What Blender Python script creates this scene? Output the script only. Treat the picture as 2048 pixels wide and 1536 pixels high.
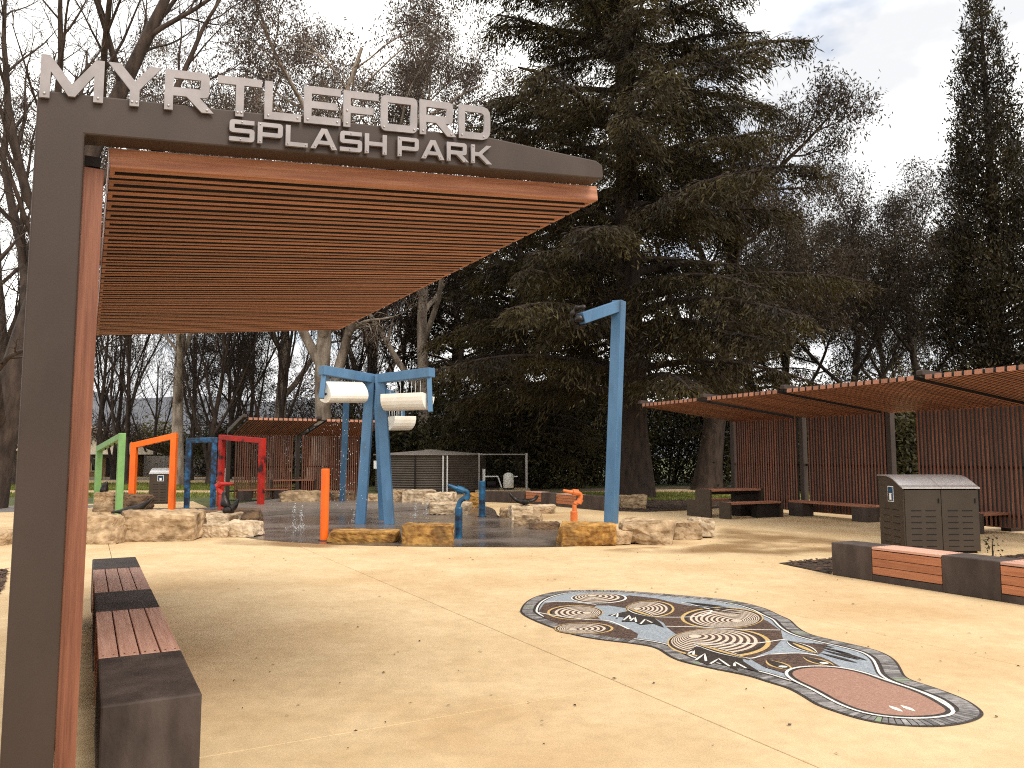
import bpy, bmesh, math, random
import numpy as np
from mathutils import Vector, Matrix, noise as mnoise

# ------------------------------------------------------------------ camera, sky, sun, exposure
scene = bpy.context.scene
for o in list(bpy.data.objects):
    bpy.data.objects.remove(o)
COL = scene.collection
R = math.radians
PITCH = R(5.2)
FOC = 1580.0            # focal length in pixels of the 2048 px wide photograph
EYE = 1.65
cam_data = bpy.data.cameras.new('camera')
cam_data.sensor_width = 36.0
cam_data.lens = 36.0 * FOC / 2048.0
cam_data.clip_end = 3000
cam = bpy.data.objects.new('camera', cam_data)
COL.objects.link(cam)
cam.location = (0, 0, EYE)
cam.rotation_euler = (R(90) + PITCH, 0, 0)
scene.camera = cam

SUN_EL, SUN_AZ = R(50), R(140)     # azimuth measured clockwise from +Y: the veiled sun stands behind the camera's right shoulder
world = bpy.data.worlds.new('World')
scene.world = world
world.use_nodes = True
wn, wl = world.node_tree.nodes, world.node_tree.links
wn.clear()
w_out = wn.new('ShaderNodeOutputWorld')
w_bg = wn.new('ShaderNodeBackground')
w_bg.inputs['Strength'].default_value = 0.1
w_sky = wn.new('ShaderNodeTexSky')
w_sky.sky_type = 'NISHITA'
w_sky.sun_disc = False
w_sky.sun_elevation = SUN_EL
w_sky.sun_rotation = SUN_AZ
w_sky.air_density = 1.0
w_tc = wn.new('ShaderNodeTexCoord')
w_map = wn.new('ShaderNodeMapping')
w_map.inputs['Scale'].default_value = (1.0, 1.0, 1.9)
w_map.inputs['Location'].default_value = (0.35, 0.1, 0.0)
w_n1 = wn.new('ShaderNodeTexNoise')
w_n1.inputs['Scale'].default_value = 2.3
w_n1.inputs['Detail'].default_value = 6
w_n1.inputs['Roughness'].default_value = 0.55
w_r1 = wn.new('ShaderNodeValToRGB')          # cloud cover: nearly closed, a few pale blue gaps
w_r1.color_ramp.elements[0].position = 0.30
w_r1.color_ramp.elements[1].position = 0.42
w_n2 = wn.new('ShaderNodeTexNoise')
w_n2.inputs['Scale'].default_value = 2.1
w_n2.inputs['Detail'].default_value = 6
w_r2 = wn.new('ShaderNodeValToRGB')          # light and dark parts of the cloud deck
w_r2.color_ramp.elements[0].position = 0.36
w_r2.color_ramp.elements[0].color = (4.4, 4.45, 4.55, 1)
w_r2.color_ramp.elements[1].position = 0.60
w_r2.color_ramp.elements[1].color = (10.4, 10.2, 9.7, 1)
w_mix = wn.new('ShaderNodeMix')
w_mix.data_type = 'RGBA'
wl.new(w_tc.outputs['Generated'], w_map.inputs['Vector'])
wl.new(w_map.outputs['Vector'], w_n1.inputs['Vector'])
wl.new(w_map.outputs['Vector'], w_n2.inputs['Vector'])
wl.new(w_n1.outputs['Fac'], w_r1.inputs['Fac'])
wl.new(w_n2.outputs['Fac'], w_r2.inputs['Fac'])
wl.new(w_r1.outputs['Color'], w_mix.inputs['Factor'])
wl.new(w_sky.outputs['Color'], w_mix.inputs['A'])
wl.new(w_r2.outputs['Color'], w_mix.inputs['B'])
wl.new(w_mix.outputs['Result'], w_bg.inputs['Color'])
wl.new(w_bg.outputs['Background'], w_out.inputs['Surface'])

sun_d = bpy.data.lights.new('sun', 'SUN')
sun_d.energy = 1.5
sun_d.angle = R(30)
sun_d.color = (1.0, 0.93, 0.82)
sun = bpy.data.objects.new('sun', sun_d)
COL.objects.link(sun)
_sd = Vector((math.sin(SUN_AZ) * math.cos(SUN_EL), math.cos(SUN_AZ) * math.cos(SUN_EL), math.sin(SUN_EL)))
sun.rotation_euler = _sd.to_track_quat('Z', 'Y').to_euler()
sun.location = _sd * 60

scene.view_settings.view_transform = 'Standard'
scene.view_settings.look = 'None'
scene.view_settings.gamma = 1
scene.view_settings.use_curve_mapping = False
scene.view_settings.exposure = 1.08
scene.cycles.use_denoising = False
scene.cycles.filter_width = 1.1
scene.cycles.sample_clamp_indirect = 4.0
scene.cycles.max_bounces = 6
scene.cycles.transparent_max_bounces = 8

# ------------------------------------------------------------------ measuring helpers
_ct, _st = math.cos(PITCH), math.sin(PITCH)
def ray(px, py):
    a, b = (px - 1024) / FOC, (768 - py) / FOC
    return Vector((a, _ct - b * _st, _st + b * _ct))
def G(px, py, z=0.0):               # the point of height z that the photograph shows at a pixel
    d = ray(px, py)
    t = (z - EYE) / d.z
    return Vector((d.x * t, d.y * t, z))
def at(px, py, Y):                  # the point at distance Y
    d = ray(px, py)
    t = Y / d.y
    return Vector((d.x * t, Y, EYE + d.z * t))

# ------------------------------------------------------------------ materials
def nt_mat(name):
    m = bpy.data.materials.new(name)
    m.use_nodes = True
    nt = m.node_tree
    b = nt.nodes['Principled BSDF']
    return m, nt.nodes, nt.links, b

def mat(name, c1, c2=None, scale=4.0, rough=0.6, bump=0.0, bscale=None, metal=0.0, stretch=(1, 1, 1),
        spec=0.4, detail=5, ramp=(0.35, 0.65), rough2=None, rand=0.0, coord='Object', c3=None, scale3=0.5, ramp3=(0.5, 0.7), island=0.0):
    m, N, L, b = nt_mat(name)
    b.inputs['Roughness'].default_value = rough
    b.inputs['Metallic'].default_value = metal
    b.inputs['Specular IOR Level'].default_value = spec
    if c2 is None:
        c2 = c1
    tc = N.new('ShaderNodeTexCoord')
    mp = N.new('ShaderNodeMapping')
    mp.inputs['Scale'].default_value = stretch
    if coord == 'World':
        g = N.new('ShaderNodeNewGeometry')
        L.new(g.outputs['Position'], mp.inputs['Vector'])
    else:
        L.new(tc.outputs[coord], mp.inputs['Vector'])
    vec = mp.outputs['Vector']
    if rand:
        oi = N.new('ShaderNodeObjectInfo')
        mul = N.new('ShaderNodeMath'); mul.operation = 'MULTIPLY'; mul.inputs[1].default_value = 37.0
        L.new(oi.outputs['Random'], mul.inputs[0])
        ad = N.new('ShaderNodeVectorMath'); ad.operation = 'ADD'
        L.new(vec, ad.inputs[0]); L.new(mul.outputs[0], ad.inputs[1])
        vec = ad.outputs[0]
    nz = N.new('ShaderNodeTexNoise')
    nz.inputs['Scale'].default_value = scale
    nz.inputs['Detail'].default_value = detail
    nz.inputs['Roughness'].default_value = 0.62
    L.new(vec, nz.inputs['Vector'])
    cr = N.new('ShaderNodeValToRGB')
    cr.color_ramp.elements[0].position, cr.color_ramp.elements[1].position = ramp
    cr.color_ramp.elements[0].color = (*c1, 1)
    cr.color_ramp.elements[1].color = (*c2, 1)
    L.new(nz.outputs['Fac'], cr.inputs['Fac'])
    col = cr.outputs['Color']
    if c3 is not None:
        n3 = N.new('ShaderNodeTexNoise')
        n3.inputs['Scale'].default_value = scale3
        n3.inputs['Detail'].default_value = 4
        L.new(vec, n3.inputs['Vector'])
        r3 = N.new('ShaderNodeValToRGB')
        r3.color_ramp.elements[0].position, r3.color_ramp.elements[1].position = ramp3
        L.new(n3.outputs['Fac'], r3.inputs['Fac'])
        mx = N.new('ShaderNodeMix'); mx.data_type = 'RGBA'
        mx.inputs['B'].default_value = (*c3, 1)
        L.new(r3.outputs['Color'], mx.inputs['Factor']); L.new(col, mx.inputs['A'])
        col = mx.outputs['Result']
    if rand or island:
        if island:
            g2 = N.new('ShaderNodeNewGeometry'); src = g2.outputs['Random Per Island']; amt = island
        else:
            src = oi.outputs['Random']; amt = rand
        mr = N.new('ShaderNodeMapRange')
        mr.inputs['To Min'].default_value = 1 - amt
        mr.inputs['To Max'].default_value = 1 + amt
        L.new(src, mr.inputs['Value'])
        hs = N.new('ShaderNodeHueSaturation')
        L.new(mr.outputs['Result'], hs.inputs['Value']); L.new(col, hs.inputs['Color'])
        col = hs.outputs['Color']
    L.new(col, b.inputs['Base Color'])
    if rough2 is not None:
        rr = N.new('ShaderNodeMapRange')
        rr.inputs['From Min'].default_value, rr.inputs['From Max'].default_value = ramp
        rr.inputs['To Min'].default_value, rr.inputs['To Max'].default_value = rough, rough2
        L.new(nz.outputs['Fac'], rr.inputs['Value']); L.new(rr.outputs['Result'], b.inputs['Roughness'])
    if bump:
        nb = N.new('ShaderNodeTexNoise')
        nb.inputs['Scale'].default_value = bscale or scale * 3
        nb.inputs['Detail'].default_value = 6
        L.new(vec, nb.inputs['Vector'])
        bp = N.new('ShaderNodeBump')
        bp.inputs['Strength'].default_value = bump
        bp.inputs['Distance'].default_value = 0.02
        L.new(nb.outputs['Fac'], bp.inputs['Height']); L.new(bp.outputs['Normal'], b.inputs['Normal'])
    return m

M = {}
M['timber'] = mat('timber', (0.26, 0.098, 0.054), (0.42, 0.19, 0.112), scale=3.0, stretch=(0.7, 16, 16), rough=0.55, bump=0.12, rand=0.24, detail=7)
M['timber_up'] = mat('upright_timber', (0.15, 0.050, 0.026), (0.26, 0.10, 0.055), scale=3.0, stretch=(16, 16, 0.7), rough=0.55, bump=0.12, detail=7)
M['timber_wall_shade'] = mat('shaded_wall_timber', (0.14, 0.047, 0.026), (0.25, 0.095, 0.052), scale=3.0, stretch=(0.7, 16, 16), rough=0.6, bump=0.12, rand=0.24, detail=7)  # same timber as the roof slats, shade under the roof painted into the colour
M['timber_mid'] = mat('timber_mid', (0.30, 0.105, 0.045), (0.43, 0.17, 0.08), scale=3.0, stretch=(0.7, 14, 14), rough=0.6, bump=0.15, rand=0.1, detail=7)  # seat timber on the plank fronts, without the painted sky sheen
M['timber_sheen'] = mat('timber_sheen', (0.43, 0.225, 0.16), (0.58, 0.34, 0.255), scale=3.0, stretch=(0.7, 14, 14), rough=0.6, bump=0.15, rand=0.1, detail=7)  # same seat timber, paler: sky sheen on the tops painted into the colour
M['steel'] = mat('painted_steel', (0.034, 0.0215, 0.0165), (0.046, 0.030, 0.0235), scale=1.6, rough=0.5, bump=0.05, bscale=220, spec=0.3, c3=(0.060, 0.042, 0.032), scale3=2.4, ramp3=(0.55, 0.85), stretch=(1, 1, 0.45))
M['steel_dark'] = mat('dark_steel', (0.010, 0.007, 0.006), (0.018, 0.013, 0.011), scale=3, rough=0.65, spec=0.25)
M['letter'] = mat('brushed_aluminium', (0.20, 0.18, 0.18), (0.26, 0.235, 0.235), scale=9, rough=0.42, metal=0.35, stretch=(1, 1, 5))
M['bolt'] = mat('bolt_steel', (0.5, 0.48, 0.47), rough=0.3, metal=0.8)
M['concrete_dark'] = mat('dark_concrete', (0.028, 0.018, 0.014), (0.066, 0.046, 0.038), scale=3.2, rough=0.75, bump=0.25, bscale=40, c3=(0.092, 0.068, 0.058), scale3=1.6, ramp3=(0.55, 0.8), stretch=(1, 1, 0.4), rand=0.1)
M['slab'] = mat('tan_concrete', (0.49, 0.35, 0.19), (0.575, 0.425, 0.245), scale=1.6, rough=0.8, bump=0.22, bscale=130, coord='World', c3=(0.40, 0.235, 0.10), scale3=0.36, ramp3=(0.48, 0.80), stretch=(1, 1, 1), detail=9)
def speckle(m, scale, amt):
    # fine aggregate grain over an existing base colour
    N, L = m.node_tree.nodes, m.node_tree.links
    b = N['Principled BSDF']
    src = b.inputs['Base Color'].links[0].from_socket
    g = N.new('ShaderNodeNewGeometry')
    nz = N.new('ShaderNodeTexNoise'); nz.inputs['Scale'].default_value = scale; nz.inputs['Detail'].default_value = 3
    n2 = N.new('ShaderNodeTexNoise'); n2.inputs['Scale'].default_value = scale * 0.12; n2.inputs['Detail'].default_value = 5
    L.new(g.outputs['Position'], nz.inputs['Vector']); L.new(g.outputs['Position'], n2.inputs['Vector'])
    ad = N.new('ShaderNodeMath'); ad.operation = 'ADD'
    L.new(nz.outputs['Fac'], ad.inputs[0]); L.new(n2.outputs['Fac'], ad.inputs[1])
    mr = N.new('ShaderNodeMapRange')
    mr.inputs['From Min'].default_value = 0.65; mr.inputs['From Max'].default_value = 1.35
    mr.inputs['To Min'].default_value = 1 - amt; mr.inputs['To Max'].default_value = 1 + amt
    L.new(ad.outputs[0], mr.inputs['Value'])
    hs = N.new('ShaderNodeHueSaturation')
    L.new(mr.outputs['Result'], hs.inputs['Value']); L.new(src, hs.inputs['Color']); L.new(hs.outputs['Color'], b.inputs['Base Color'])
    return m
speckle(M['slab'], 70, 0.13)
def damp_mat():
    m, N, L, b = nt_mat('damp_stain')
    b.inputs['Base Color'].default_value = (0.27, 0.155, 0.065, 1)
    b.inputs['Roughness'].default_value = 0.45
    at_ = N.new('ShaderNodeAttribute'); at_.attribute_name = 'damp'
    g = N.new('ShaderNodeNewGeometry')
    nz = N.new('ShaderNodeTexNoise'); nz.inputs['Scale'].default_value = 0.9; nz.inputs['Detail'].default_value = 7
    L.new(g.outputs['Position'], nz.inputs['Vector'])
    mr = N.new('ShaderNodeMapRange'); mr.inputs['From Min'].default_value = 0.36; mr.inputs['From Max'].default_value = 0.66
    L.new(nz.outputs['Fac'], mr.inputs['Value'])
    mu = N.new('ShaderNodeMath'); mu.operation = 'MULTIPLY'
    L.new(at_.outputs['Fac'], mu.inputs[0]); L.new(mr.outputs['Result'], mu.inputs[1])
    L.new(mu.outputs[0], b.inputs['Alpha'])
    return m
M['damp'] = damp_mat()
M['joint'] = mat('joint', (0.14, 0.10, 0.065), rough=0.9)
M['wet'] = mat('wet_concrete', (0.095, 0.074, 0.062), (0.155, 0.122, 0.102), scale=0.5, rough=0.10, rough2=0.36, spec=0.5, coord='World', stretch=(1, 1.2, 1), bump=0.05, bscale=60, ramp=(0.42, 0.6), detail=6)
M['tier'] = mat('tier_concrete', (0.13, 0.105, 0.09), (0.20, 0.165, 0.14), scale=0.8, rough=0.4, coord='World', bump=0.1, bscale=30)
M['grass_soil'] = mat('grass_soil', (0.045, 0.06, 0.014), (0.10, 0.105, 0.03), scale=1.2, rough=0.9, bump=0.5, bscale=30, coord='World', c3=(0.13, 0.10, 0.045), scale3=0.15, ramp3=(0.5, 0.65))
M['asphalt'] = mat('asphalt', (0.13, 0.115, 0.11), (0.18, 0.16, 0.15), scale=2, rough=0.85, bump=0.2, bscale=60, coord='World')
M['mulch'] = mat('mulch', (0.015, 0.009, 0.006), (0.06, 0.035, 0.02), scale=14, rough=0.95, bump=1.0, bscale=25, coord='World')
M['chip'] = mat('bark_chip', (0.02, 0.011, 0.007), (0.09, 0.05, 0.03), scale=5, rough=0.9, island=0.6)
M['rock'] = mat('sandstone', (0.19, 0.115, 0.056), (0.46, 0.33, 0.20), scale=4.5, rough=0.9, bump=0.9, bscale=9, c3=(0.075, 0.042, 0.020), scale3=2.4, ramp3=(0.54, 0.74), rand=0.12, detail=9)
M['rock_gold'] = mat('golden_sandstone', (0.14, 0.058, 0.010), (0.42, 0.225, 0.055), scale=6, rough=0.85, bump=0.9, bscale=10, c3=(0.10, 0.05, 0.014), scale3=2.2, ramp3=(0.54, 0.74), rand=0.1, detail=9)
M['rock_pale'] = mat('pale_sandstone', (0.30, 0.21, 0.125), (0.58, 0.46, 0.32), scale=4.5, rough=0.9, bump=0.9, bscale=9, c3=(0.16, 0.10, 0.055), scale3=3.0, ramp3=(0.52, 0.72), rand=0.1, detail=9)
M['rock_dark'] = mat('dark_sandstone', (0.045, 0.028, 0.018), (0.18, 0.105, 0.055), scale=3, rough=0.9, bump=0.9, bscale=9, rand=0.1, detail=9)
M['blue'] = mat('blue_paint', (0.05, 0.125, 0.23), (0.075, 0.165, 0.285), scale=2.5, rough=0.38, bump=0.05, bscale=60, stretch=(1, 1, 0.35), c3=(0.05, 0.095, 0.15), scale3=3.0, ramp3=(0.56, 0.78), rough2=0.55)
M['navy'] = mat('navy_paint', (0.003, 0.010, 0.024), (0.012, 0.085, 0.20), scale=5, rough=0.4, ramp=(0.45, 0.62))
M['teal'] = mat('teal_paint', (0.003, 0.014, 0.034), (0.012, 0.10, 0.21), scale=2.5, rough=0.35, ramp=(0.4, 0.6), stretch=(1, 1, 1.4))
M['orange'] = mat('orange_paint', (0.66, 0.10, 0.006), (0.78, 0.14, 0.010), scale=3, rough=0.4, bump=0.04, bscale=60, stretch=(1, 1, 0.4), c3=(0.42, 0.075, 0.012), scale3=2.5, ramp3=(0.58, 0.8))
M['orange_dull'] = mat('worn_orange_paint', (0.50, 0.11, 0.02), (0.68, 0.19, 0.05), scale=5, rough=0.45)
M['green'] = mat('green_paint', (0.13, 0.27, 0.085), (0.18, 0.34, 0.115), scale=3, rough=0.45)
M['red'] = mat('red_paint', (0.28, 0.010, 0.006), (0.42, 0.018, 0.009), scale=4, rough=0.4, c3=(0.03, 0.004, 0.004), scale3=2.2, ramp3=(0.54, 0.62))
M['white'] = mat('white_plastic', (0.80, 0.77, 0.70), (0.72, 0.66, 0.56), scale=2, rough=0.35)
M['white_pipe'] = mat('white_pipe', (0.82, 0.81, 0.78), rough=0.4)
M['bronze'] = mat('bronze', (0.010, 0.008, 0.007), (0.045, 0.036, 0.032), scale=6, rough=0.35, metal=0.6, bump=0.3)
M['bin'] = mat('bin_steel', (0.038, 0.026, 0.017), (0.050, 0.035, 0.024), scale=1.5, rough=0.55, spec=0.3)
M['slot'] = mat('slot', (0.006, 0.005, 0.004), rough=0.9)
M['lid'] = mat('stainless', (0.62, 0.60, 0.60), (0.72, 0.69, 0.68), scale=6, rough=0.28, metal=0.85, stretch=(6, 1, 1))
M['corrug'] = mat('corrugated_steel', (0.075, 0.058, 0.045), (0.11, 0.086, 0.066), scale=1.2, rough=0.5, metal=0.2)
M['tank_roof'] = mat('tank_roof', (0.24, 0.20, 0.17), (0.31, 0.265, 0.23), scale=2, rough=0.5)
M['galv'] = mat('galvanised', (0.36, 0.34, 0.32), rough=0.45, metal=0.6)
M['brick'] = mat('tan_brick', (0.22, 0.13, 0.06), (0.30, 0.19, 0.09), scale=9, rough=0.9, bump=0.3)
M['roof_tile'] = mat('cream_roof', (0.50, 0.40, 0.27), (0.60, 0.49, 0.34), scale=5, rough=0.8, bump=0.3)
M['glass'] = mat('dark_glass', (0.008, 0.008, 0.009), rough=0.08, spec=0.8)
M['bark_dark'] = mat('dark_bark', (0.012, 0.007, 0.005), (0.040, 0.024, 0.016), scale=6, rough=0.95, bump=0.9, bscale=14, stretch=(1, 1, 0.25))
M['bark_grey'] = mat('grey_brown_bark', (0.026, 0.017, 0.013), (0.072, 0.048, 0.036), scale=5, rough=0.95, bump=0.8, bscale=12, stretch=(1, 1, 0.3))
M['bark_pale'] = mat('pale_gum_bark', (0.13, 0.095, 0.072), (0.40, 0.325, 0.26), scale=2.6, rough=0.85, bump=0.4, bscale=6, stretch=(1, 1, 0.35), c3=(0.07, 0.045, 0.032), scale3=1.1, ramp3=(0.55, 0.72))
def leaf_mat(name, c1, c2, scale=0.35, trans=0.25, island=0.35):
    m = mat(name, c1, c2, scale=scale, rough=0.6, spec=0.25, coord='Object', island=island, detail=3)
    N, L = m.node_tree.nodes, m.node_tree.links
    b = N['Principled BSDF']
    out = [n for n in N if n.type == 'OUTPUT_MATERIAL'][0]
    tr = N.new('ShaderNodeBsdfTranslucent')
    src = b.inputs['Base Color'].links[0].from_socket
    L.new(src, tr.inputs['Color'])
    mx = N.new('ShaderNodeMixShader'); mx.inputs['Fac'].default_value = trans
    L.new(b.outputs['BSDF'], mx.inputs[1]); L.new(tr.outputs['BSDF'], mx.inputs[2])
    L.new(mx.outputs['Shader'], out.inputs['Surface'])
    return m
M['cedar'] = leaf_mat('cedar_needles', (0.018, 0.012, 0.006), (0.062, 0.047, 0.014), scale=0.5, island=0.4)
M['cypress'] = leaf_mat('cypress_needles', (0.014, 0.010, 0.006), (0.046, 0.035, 0.014), scale=0.7, island=0.5)
M['gum'] = leaf_mat('gum_leaves', (0.05, 0.034, 0.026), (0.13, 0.092, 0.068), scale=0.4, island=0.4, trans=0.35)
M['gum_dark'] = leaf_mat('dark_gum_leaves', (0.028, 0.019, 0.013), (0.072, 0.052, 0.03), scale=0.4, island=0.4, trans=0.3)
M['shrub'] = leaf_mat('shrub_leaves', (0.024, 0.021, 0.009), (0.075, 0.066, 0.024), scale=0.6, island=0.5)
M['brush'] = leaf_mat('dry_brush', (0.035, 0.022, 0.015), (0.085, 0.058, 0.040), scale=0.6, island=0.5)
M['shrub_yellow'] = leaf_mat('yellow_shrub_leaves', (0.10, 0.085, 0.02), (0.20, 0.16, 0.04), scale=0.6, island=0.4)
M['dead_leaf'] = mat('dead_leaf', (0.015, 0.011, 0.008), (0.09, 0.06, 0.04), scale=3, rough=0.9, island=0.6)
M['grass'] = leaf_mat('grass_blades', (0.10, 0.125, 0.02), (0.21, 0.22, 0.04), scale=0.2, island=0.4)
M['hill'] = mat('hill', (0.075, 0.08, 0.095), (0.11, 0.112, 0.125), scale=0.03, rough=1, coord='World')
def water_mat():
    m, N, L, b = nt_mat('water')
    b.inputs['Base Color'].default_value = (0.9, 0.93, 0.95, 1)
    b.inputs['Roughness'].default_value = 0.08
    b.inputs['Transmission Weight'].default_value = 0.6
    b.inputs['IOR'].default_value = 1.33
    return m
M['water'] = water_mat()
def tess(name, c1, c2, cell=55.0, grout=(0.09, 0.08, 0.075), rough=0.45):
    m, N, L, b = nt_mat(name)
    g = N.new('ShaderNodeNewGeometry')
    v1 = N.new('ShaderNodeTexVoronoi'); v1.inputs['Scale'].default_value = cell
    v2 = N.new('ShaderNodeTexVoronoi'); v2.inputs['Scale'].default_value = cell; v2.feature = 'DISTANCE_TO_EDGE'
    L.new(g.outputs['Position'], v1.inputs['Vector']); L.new(g.outputs['Position'], v2.inputs['Vector'])
    sep = N.new('ShaderNodeSeparateColor'); L.new(v1.outputs['Color'], sep.inputs['Color'])
    cr = N.new('ShaderNodeValToRGB')
    cr.color_ramp.elements[0].color = (*c1, 1); cr.color_ramp.elements[1].color = (*c2, 1)
    L.new(sep.outputs['Red'], cr.inputs['Fac'])
    th = N.new('ShaderNodeMath'); th.operation = 'LESS_THAN'; th.inputs[1].default_value = 0.055
    L.new(v2.outputs['Distance'], th.inputs[0])
    mx = N.new('ShaderNodeMix'); mx.data_type = 'RGBA'
    mx.inputs['B'].default_value = (*grout, 1)
    L.new(th.outputs[0], mx.inputs['Factor']); L.new(cr.outputs['Color'], mx.inputs['A'])
    L.new(mx.outputs['Result'], b.inputs['Base Color'])
    b.inputs['Roughness'].default_value = rough
    bp = N.new('ShaderNodeBump'); bp.inputs['Strength'].default_value = 0.3; bp.inputs['Distance'].default_value = 0.003
    L.new(v2.outputs['Distance'], bp.inputs['Height']); L.new(bp.outputs['Normal'], b.inputs['Normal'])
    return m
M['t_blue'] = tess('blue_grey_tesserae', (0.22, 0.25, 0.285), (0.36, 0.395, 0.43), grout=(0.2, 0.22, 0.25))
M['t_brown'] = tess('brown_tesserae', (0.045, 0.023, 0.015), (0.15, 0.088, 0.062), grout=(0.03, 0.02, 0.015))
M['t_cream'] = tess('cream_tesserae', (0.55, 0.44, 0.34), (0.74, 0.64, 0.52), grout=(0.4, 0.32, 0.25))
M['t_white'] = tess('white_tesserae', (0.70, 0.66, 0.60), (0.80, 0.77, 0.72), grout=(0.5, 0.47, 0.43))
M['t_gold'] = tess('gold_tesserae', (0.52, 0.34, 0.12), (0.66, 0.46, 0.19), grout=(0.3, 0.2, 0.1))
M['t_black'] = tess('black_tesserae', (0.020, 0.014, 0.011), (0.055, 0.038, 0.030), grout=(0.02, 0.015, 0.012))
M['t_pink'] = tess('pink_tesserae', (0.29, 0.15, 0.10), (0.39, 0.22, 0.155), cell=70, grout=(0.27, 0.15, 0.12))
M['tile'] = mat('border_tile', (0.13, 0.12, 0.115), (0.27, 0.25, 0.245), scale=20, rough=0.4, rand=0.5)
M['tile_green'] = mat('green_border_tile', (0.22, 0.27, 0.17), rough=0.4)

# ------------------------------------------------------------------ mesh helpers
class MB:
    def __init__(self):
        self.v, self.f = [], []
    def add(self, verts, faces):
        o = len(self.v)
        self.v.extend([tuple(p) for p in verts])
        self.f.extend([tuple(i + o for i in f) for f in faces])
        return self
    def box(self, c, s, rot=None):
        x, y, z = s[0] / 2, s[1] / 2, s[2] / 2
        vs = [Vector((sx * x, sy * y, sz * z)) for sz in (-1, 1) for sy in (-1, 1) for sx in (-1, 1)]
        if rot is not None:
            vs = [rot @ p for p in vs]
        vs = [p + Vector(c) for p in vs]
        return self.add(vs, [(0, 2, 3, 1), (4, 5, 7, 6), (0, 1, 5, 4), (2, 6, 7, 3), (0, 4, 6, 2), (1, 3, 7, 5)])
    def span(self, p0, p1):
        c = [(a + b) / 2 for a, b in zip(p0, p1)]
        return self.box(c, [abs(b - a) for a, b in zip(p0, p1)])
    def bar(self, a, b, w, h, up=(0, 0, 1), ext=0.0):
        a, b = Vector(a), Vector(b)
        d = (b - a).normalized()
        a, b = a - d * ext, b + d * ext
        s = d.cross(Vector(up))
        if s.length < 1e-4:
            s = d.cross(Vector((0, 1, 0)))
        s.normalize()
        t = s.cross(d).normalized()
        vs = []
        for p in (a, b):
            for (i, j) in ((-1, -1), (1, -1), (1, 1), (-1, 1)):
                vs.append(p + s * (i * w / 2) + t * (j * h / 2))
        return self.add(vs, [(3, 2, 1, 0), (4, 5, 6, 7), (0, 1, 5, 4), (1, 2, 6, 5), (2, 3, 7, 6), (3, 0, 4, 7)])
    def prism(self, poly, axis, a0, a1):
        # poly: 2D outline; axis: the axis it is extruded along
        n = len(poly)
        def pt(p, a):
            if axis == 'y': return (p[0], a, p[1])
            if axis == 'x': return (a, p[0], p[1])
            return (p[0], p[1], a)
        vs = [pt(p, a0) for p in poly] + [pt(p, a1) for p in poly]
        fs = [tuple(range(n)), tuple(range(2 * n - 1, n - 1, -1))]
        fs += [(i, i + n, (i + 1) % n + n, (i + 1) % n) for i in range(n)]
        return self.add(vs, fs)
    def tube(self, pts, rad, n=8, cap=True):
        V, F = tube_np(np.array([tuple(p) for p in pts], float), np.array(rad, float) if hasattr(rad, '__len__') else np.full(len(pts), rad), n)
        o = len(self.v)
        self.add(V.tolist(), F.tolist())
        if cap:
            k = len(pts)
            self.f.append(tuple(o + i for i in range(n - 1, -1, -1)))
            self.f.append(tuple(o + (k - 1) * n + i for i in range(n)))
        return self
    def lathe(self, prof, n=16, c=(0, 0, 0)):
        vs, fs = [], []
        for r, z in prof:
            for i in range(n):
                a = 2 * math.pi * i / n
                vs.append((c[0] + r * math.cos(a), c[1] + r * math.sin(a), c[2] + z))
        for k in range(len(prof) - 1):
            for i in range(n):
                j = (i + 1) % n
                fs.append((k * n + i, k * n + j, (k + 1) * n + j, (k + 1) * n + i))
        fs.append(tuple(range(n - 1, -1, -1)))
        fs.append(tuple((len(prof) - 1) * n + i for i in range(n)))
        return self.add(vs, fs)
    def mesh(self, name, m, smooth=False, fix=True):
        me = bpy.data.meshes.new(name)
        me.from_pydata(self.v, [], self.f)
        if fix:
            bm = bmesh.new(); bm.from_mesh(me)
            bmesh.ops.recalc_face_normals(bm, faces=bm.faces)
            bm.to_mesh(me); bm.free()
        if smooth:
            me.polygons.foreach_set('use_smooth', [True] * len(me.polygons))
        me.materials.append(M[m] if isinstance(m, str) else m)
        return me
    def build(self, name, m, parent=None, smooth=False, bevel=0.0, seg=2, fix=True, loc=None, rot=None):
        return link(name, self.mesh(name, m, smooth, fix), parent, bevel, seg, loc, rot)

def link(name, me, parent=None, bevel=0.0, seg=2, loc=None, rot=None):
    o = bpy.data.objects.new(name, me)
    COL.objects.link(o)
    if parent is not None:
        o.parent = parent
    if loc is not None:
        o.location = loc
    if rot is not None:
        o.rotation_euler = rot
    if bevel:
        b = o.modifiers.new('bevel', 'BEVEL')
        b.width = bevel; b.segments = seg; b.limit_method = 'ANGLE'; b.angle_limit = R(35)
    return o

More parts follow.
